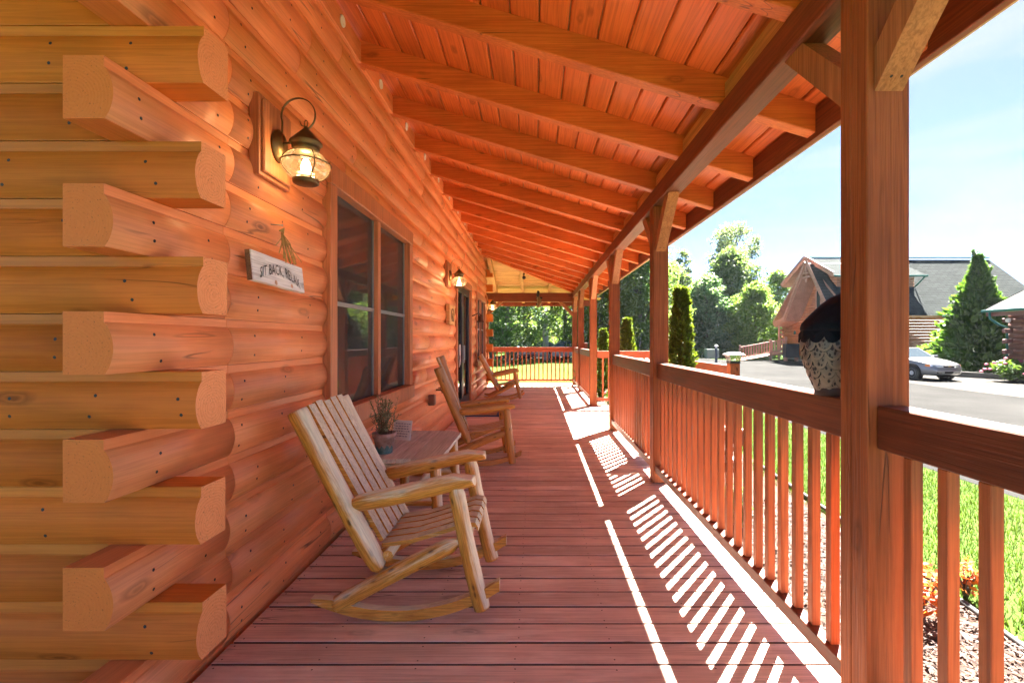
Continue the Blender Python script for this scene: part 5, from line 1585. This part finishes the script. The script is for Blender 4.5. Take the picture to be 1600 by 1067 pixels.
# small plaque by the door
pq = empty('wall_plaque', (-1.295, 7.2, 1.70), label='carved pale wooden plaque left of the door', cat='plaque')
mb = MB(); mb.box(-.03, .03, -.22, .22, -.15, .15, .006); mb.build('board', M['ceil_x'], pq, True)
mb = MB(); mb.tube([(.034, .11 * math.cos(a), .09 * math.sin(a)) for a in [i * .4 for i in range(13)]], .008, 6); mb.tube([(.034, -.06, -.1), (.034, 0, .02), (.034, .07, -.1)], .007, 6); mb.build('carving', M['sedge'], pq, True)
# bell with bracket
bl_ = empty('porch_bell', (-1.30, 9.93, 1.72), label='small rusty dinner bell hanging by the far window', cat='bell')
M['rust'] = plain('rusty iron', (.11, .05, .03), .7, .4, .3, .4, 40)
mb = MB(); mb.tube([(-.03, 0, .10), (.10, 0, .16), (.16, 0, .12)], .012, 8); mb.build('bracket', M['rust'], bl_, True)
mb = MB(); mb.lathe([(0, .11), (.03, .10), (.045, .05), (.06, 0), (.085, -.03), (.08, -.03), (.04, .04), (0, .08)], 18, 0, True, Matrix.Translation((.14, 0, 0))); mb.build('bell', M['rust'], bl_, True)
mb = MB(); mb.tube([(.14, 0, .02), (.14, .004, -.3), (.14, 0, -.62)], .006, 6); mb.build('pull_cord', M['rust'], bl_, True)
# outlet box and tap
ob_ = empty('outlet_box', (-1.305, 5.88, .575), label='small brown outlet box on the wall past the first window', cat='box')
mb = MB(); mb.box(-.02, .055, -.045, .045, -.065, .065, .006); mb.build('cover', M['sash'], ob_, True)
mb = MB(); mb.box(.055, .06, -.038, .038, -.055, .058, .002); mb.build('lid', M['sash'], ob_, True)
fc = empty('wall_tap', (-1.315, 6.3, .655), label='small brass garden tap on the wall behind the middle chair', cat='tap')
mb = MB(); mb.tube([(-.02, 0, 0), (.05, 0, 0), (.07, 0, -.012), (.075, 0, -.04)], .011, 8); mb.build('spout', M['brass'], fc, True)
mb = MB(); mb.tube([(.045, 0, 0), (.045, 0, .03)], .005, 6); mb.tube([(.045 + .028 * math.cos(R(a)), .028 * math.sin(R(a)), .03) for a in range(0, 361, 30)], .004, 6); mb.build('handle', M['rust'], fc, True)
# ribbon on the door
rb = empty('door_ribbon', (-1.325, 8.30, 1.05), label='tied white cord loop hanging on the storm door', cat='cord')
mb = MB(); mb.tube([(.0, .05 * math.sin(R(a)), .09 + .1 * -math.cos(R(a))) for a in range(0, 361, 24)], .006, 6); mb.tube([(0, 0, -.01), (.004, -.06, -.12), (.0, -.08, -.2)], .006, 6); mb.tube([(0, 0, -.01), (.004, .03, -.12), (0, .02, -.17)], .006, 6)
mb.build('cord', M['vent'], rb, True)

# owl decoy on the rail, seen from behind
ow = empty('owl_decoy', (1.162, 1.845, 1.106), R(-12), 'speckled owl decoy with dark head standing on the railing', 'ornament')
def owlmat():
    m, nt, out = newmat('owl plumage')
    co, _ = coords(nt, False)
    sp = N(nt, 'ShaderNodeTexVoronoi'); sp.inputs['Scale'].default_value = 85; sp.inputs['Randomness'].default_value = .75
    nt.links.new(mapped(nt, co, (1, 1, .62)), sp.inputs['Vector'])
    dots = ramp(nt, sp.outputs['Distance'], [(.38, 1.0), (.46, 0.0)])
    n = noise_n(nt, co, 12, 4)
    sx = N(nt, 'ShaderNodeSeparateXYZ'); nt.links.new(co, sx.inputs[0])
    base = mixc(nt, ramp(nt, math_n(nt, 'MULTIPLY_ADD', n, .12, sx.outputs['Z']), [(.12, 0), (.36, 1)]), (.19, .145, .10), (.10, .105, .11))
    col = mixc(nt, dots, base, (.02, .016, .015))
    finish(nt, out, col, .5, dots, -.25, .003, .4); return m
M['owl'] = owlmat()
M['owlh'] = plain('owl dark head and gap shade', (.008, .010, .016), .7, 0, .15, .5, 45, .5)
# body: lathe with shoulders, slightly leaning
def owl_r(z):
    pts = [(0.0, .050), (.03, .062), (.08, .086), (.15, .106), (.21, .114), (.25, .112), (.28, .104), (.32, .09), (.40, .06)]
    for i in range(len(pts) - 1):
        if pts[i][0] <= z <= pts[i + 1][0]:
            t = (z - pts[i][0]) / (pts[i + 1][0] - pts[i][0]); return pts[i][1] * (1 - t) + pts[i + 1][1] * t
    return .05
mb = MB(); mb.lathe([(owl_r(z), z) for z in [.02 + i * .0125 for i in range(23)]] + [(.05, .31), (0, .312)], 30, 0, True, Matrix.Translation((0, 0, 0)), .92); mb.build('body', M['owlh'], ow, True)  # dark body under the feathers: shade between them painted in
fe = MB()
row = 0; z = .252
while z > .05:
    r0 = owl_r(z) ; nfe = max(8, int(2 * math.pi * r0 / .052)); off = (row % 2) * .5
    for k in range(nfe):
        a = 2 * math.pi * (k + off) / nfe
        L = .048 + row * .003; w = .029 + row * .0004
        V = []; n = 9
        for i in range(n):
            t = math.pi * i / (n - 1)
            da = w * math.cos(t) / r0; dz = -L * math.sin(t) ** .8
            zz = max(.018, z + dz); rr_ = owl_r(zz) + .002 + .008 * math.sin(t)
            V.append((rr_ * math.cos(a + da), rr_ * .92 * math.sin(a + da), zz))
        rr_ = owl_r(z + .012) + .0015
        V += [(rr_ * math.cos(a - w / r0), rr_ * .92 * math.sin(a - w / r0), z + .012), (rr_ * math.cos(a + w / r0), rr_ * .92 * math.sin(a + w / r0), z + .012)]
        m_ = len(V); cc = Vector(((owl_r(z - .02) + .009) * math.cos(a), (owl_r(z - .02) + .009) * .92 * math.sin(a), z - .016))
        inn = [tuple(Vector(q).lerp(cc, .26)) for q in V]
        ski = [((owl_r(max(.018, q[2] - .004)) - .002) * math.cos(math.atan2(q[1] / .92, q[0])), (owl_r(max(.018, q[2] - .004)) - .002) * .92 * math.sin(math.atan2(q[1] / .92, q[0])), q[2] - .004) for q in V]
        VV = V + inn + ski + [tuple(cc)]
        F = []; ms = []
        for i in range(m_):
            j = (i + 1) % m_
            F += [(i, j, m_ + j, m_ + i), (m_ + i, m_ + j, 3 * m_), (i, j, 2 * m_ + j, 2 * m_ + i)]; ms += [1, 0, 2]  # feather skirts take the dark colour as painted gap shade
        fe.add(VV, F, [2] * len(ms) if row == 0 else ms, False)
    z -= .031; row += 1
M['owlrim'] = plain('owl feather rim', (.22, .175, .125), .5)
o = fe.build('feathers', [M['owl'], M['owlrim'], M['owlh']], ow, True); o['kind'] = 'stuff'
mb = MB(); mb.lathe([(.100, .244), (.116, .250), (.117, .260), (.115, .280), (.104, .304), (.092, .328), (.079, .352), (.061, .376), (.036, .394), (0, .40)], 28, 0, True)
mb.v = [(x + max(0, z - .27) * .42, y, z) for x, y, z in mb.v]
for s in (-1, 1): mb.lathe([(.026, 0), (.018, .03), (.0, .058)], 10, 0, True, Matrix.Translation((.085, s * .045, .366)) @ Matrix.Rotation(R(-16 * s), 4, 'X') @ Matrix.Rotation(R(16), 4, 'Y'))
mb.build('head', M['owlh'], ow, True)
mb = MB(); mb.lathe([(.022, 0), (.0, .035)], 8, 0, True, Matrix.Translation((.125, 0, .335)) @ Matrix.Rotation(R(130), 4, 'Y')); mb.build('beak', M['drip'], ow, True)
for s in (-1, 1):
    mb = MB(); mb.lathe([(.02, 0), (.012, .008), (0, .01)], 12, 0, True, Matrix.Translation((.118, s * .036, .352)) @ Matrix.Rotation(R(80), 4, 'Y')); mb.build('eye', M['amber'], ow, True)
mb = MB(); mb.lathe([(.068, 0), (.066, .03), (.055, .045), (.0, .05)], 22, 0, True); mb.build('base', plain('dark owl base', (.05, .025, .02), .6), ow, True)

# carved animal hanging from the far beam
an = empty('carved_animal', (.10, 13.87, 2.33), label='small carved animal clinging head down to the far beam', cat='ornament')
mb = MB(); mb.tube([(-.02, 0, .30), (-.025, -.02, .24), (0, -.03, .16), (.01, -.035, .06), (-.01, -.05, -.01), (-.045, -.07, -.04), (-.06, -.08, -.055)], [.03, .045, .062, .066, .05, .042, .012], 14); mb.build('body', plain('carved tan fur', (.33, .20, .10), .8, vary=.6, scale=30, bstr=.5), an, True)
mb = MB(); mb.tube([(-.03, -.01, .22), (-.04, -.06, .30), (-.02, -.05, .40), (.0, -.02, .37)], [.03, .045, .04, .012], 12); mb.build('tail', plain('carved dark fur', (.05, .035, .03), .8, vary=.4), an, True)
for s in (-1, 1):
    mb = MB(); mb.tube([(s * .03, -.03, .05), (s * .08, .0, .03), (s * .07, .05, .02)], [.026, .02, .014], 8); mb.build('leg', bpy.data.materials['carved dark fur'], an, True)
    mb = MB(); mb.tube([(s * .03, -.02, .2), (s * .08, .0, .22), (s * .07, .05, .2)], [.03, .022, .014], 8); mb.build('leg', bpy.data.materials['carved dark fur'], an, True)
    mb = MB(); mb.lathe([(.012, 0), (.012, .012), (0, .026)], 8, 0, True, Matrix.Translation((-.01 + s * .03, -.06, -.0))); mb.build('ear', bpy.data.materials['carved dark fur'], an, True)
# black floodlight on the far ceiling
fl = empty('flood_light', (-.32, 12.95, 3.03), label='small black flood light beside the middle far rafter', cat='lamp')
mb = MB(); mb.tube([(0, 0, .13), (0, 0, .06)], .02, 8); mb.build('stem', M['nail'], fl, True)
mb = MB(); mb.lathe([(.03, -.06), (.05, .05), (.045, .06), (0, .06)], 14, 0, True, Matrix.Rotation(R(110), 4, 'X')); mb.build('head', M['nail'], fl, True)
# block on the rail by the fifth post
o = MB(); o.box(-.045, .045, -.05, .05, 0, .20, .008); ob = o.build('wood_block', M['rail']); ob.location = (1.27, 12.02, 1.04); tag(ob, 'small upright wooden block beside the fifth post', 'block')

# ================================================================== HAZY SUMMER AIR
hz, nt, out = newmat('summer haze')
pv = N(nt, 'ShaderNodeVolumePrincipled')
pv.inputs['Color'].default_value = (0.85, 0.93, 1.0, 1)
pv.inputs['Density'].default_value = 0.00016
pv.inputs['Anisotropy'].default_value = 0.0
nt.links.new(pv.outputs[0], out.inputs['Volume'])
mb = MB(); mb.box(-640, 640, -640, 640, GZ - 1.0, 19.5)
o = mb.build('haze', hz); tag(o, 'thin pale summer haze over the yard', None, None, 'stuff')
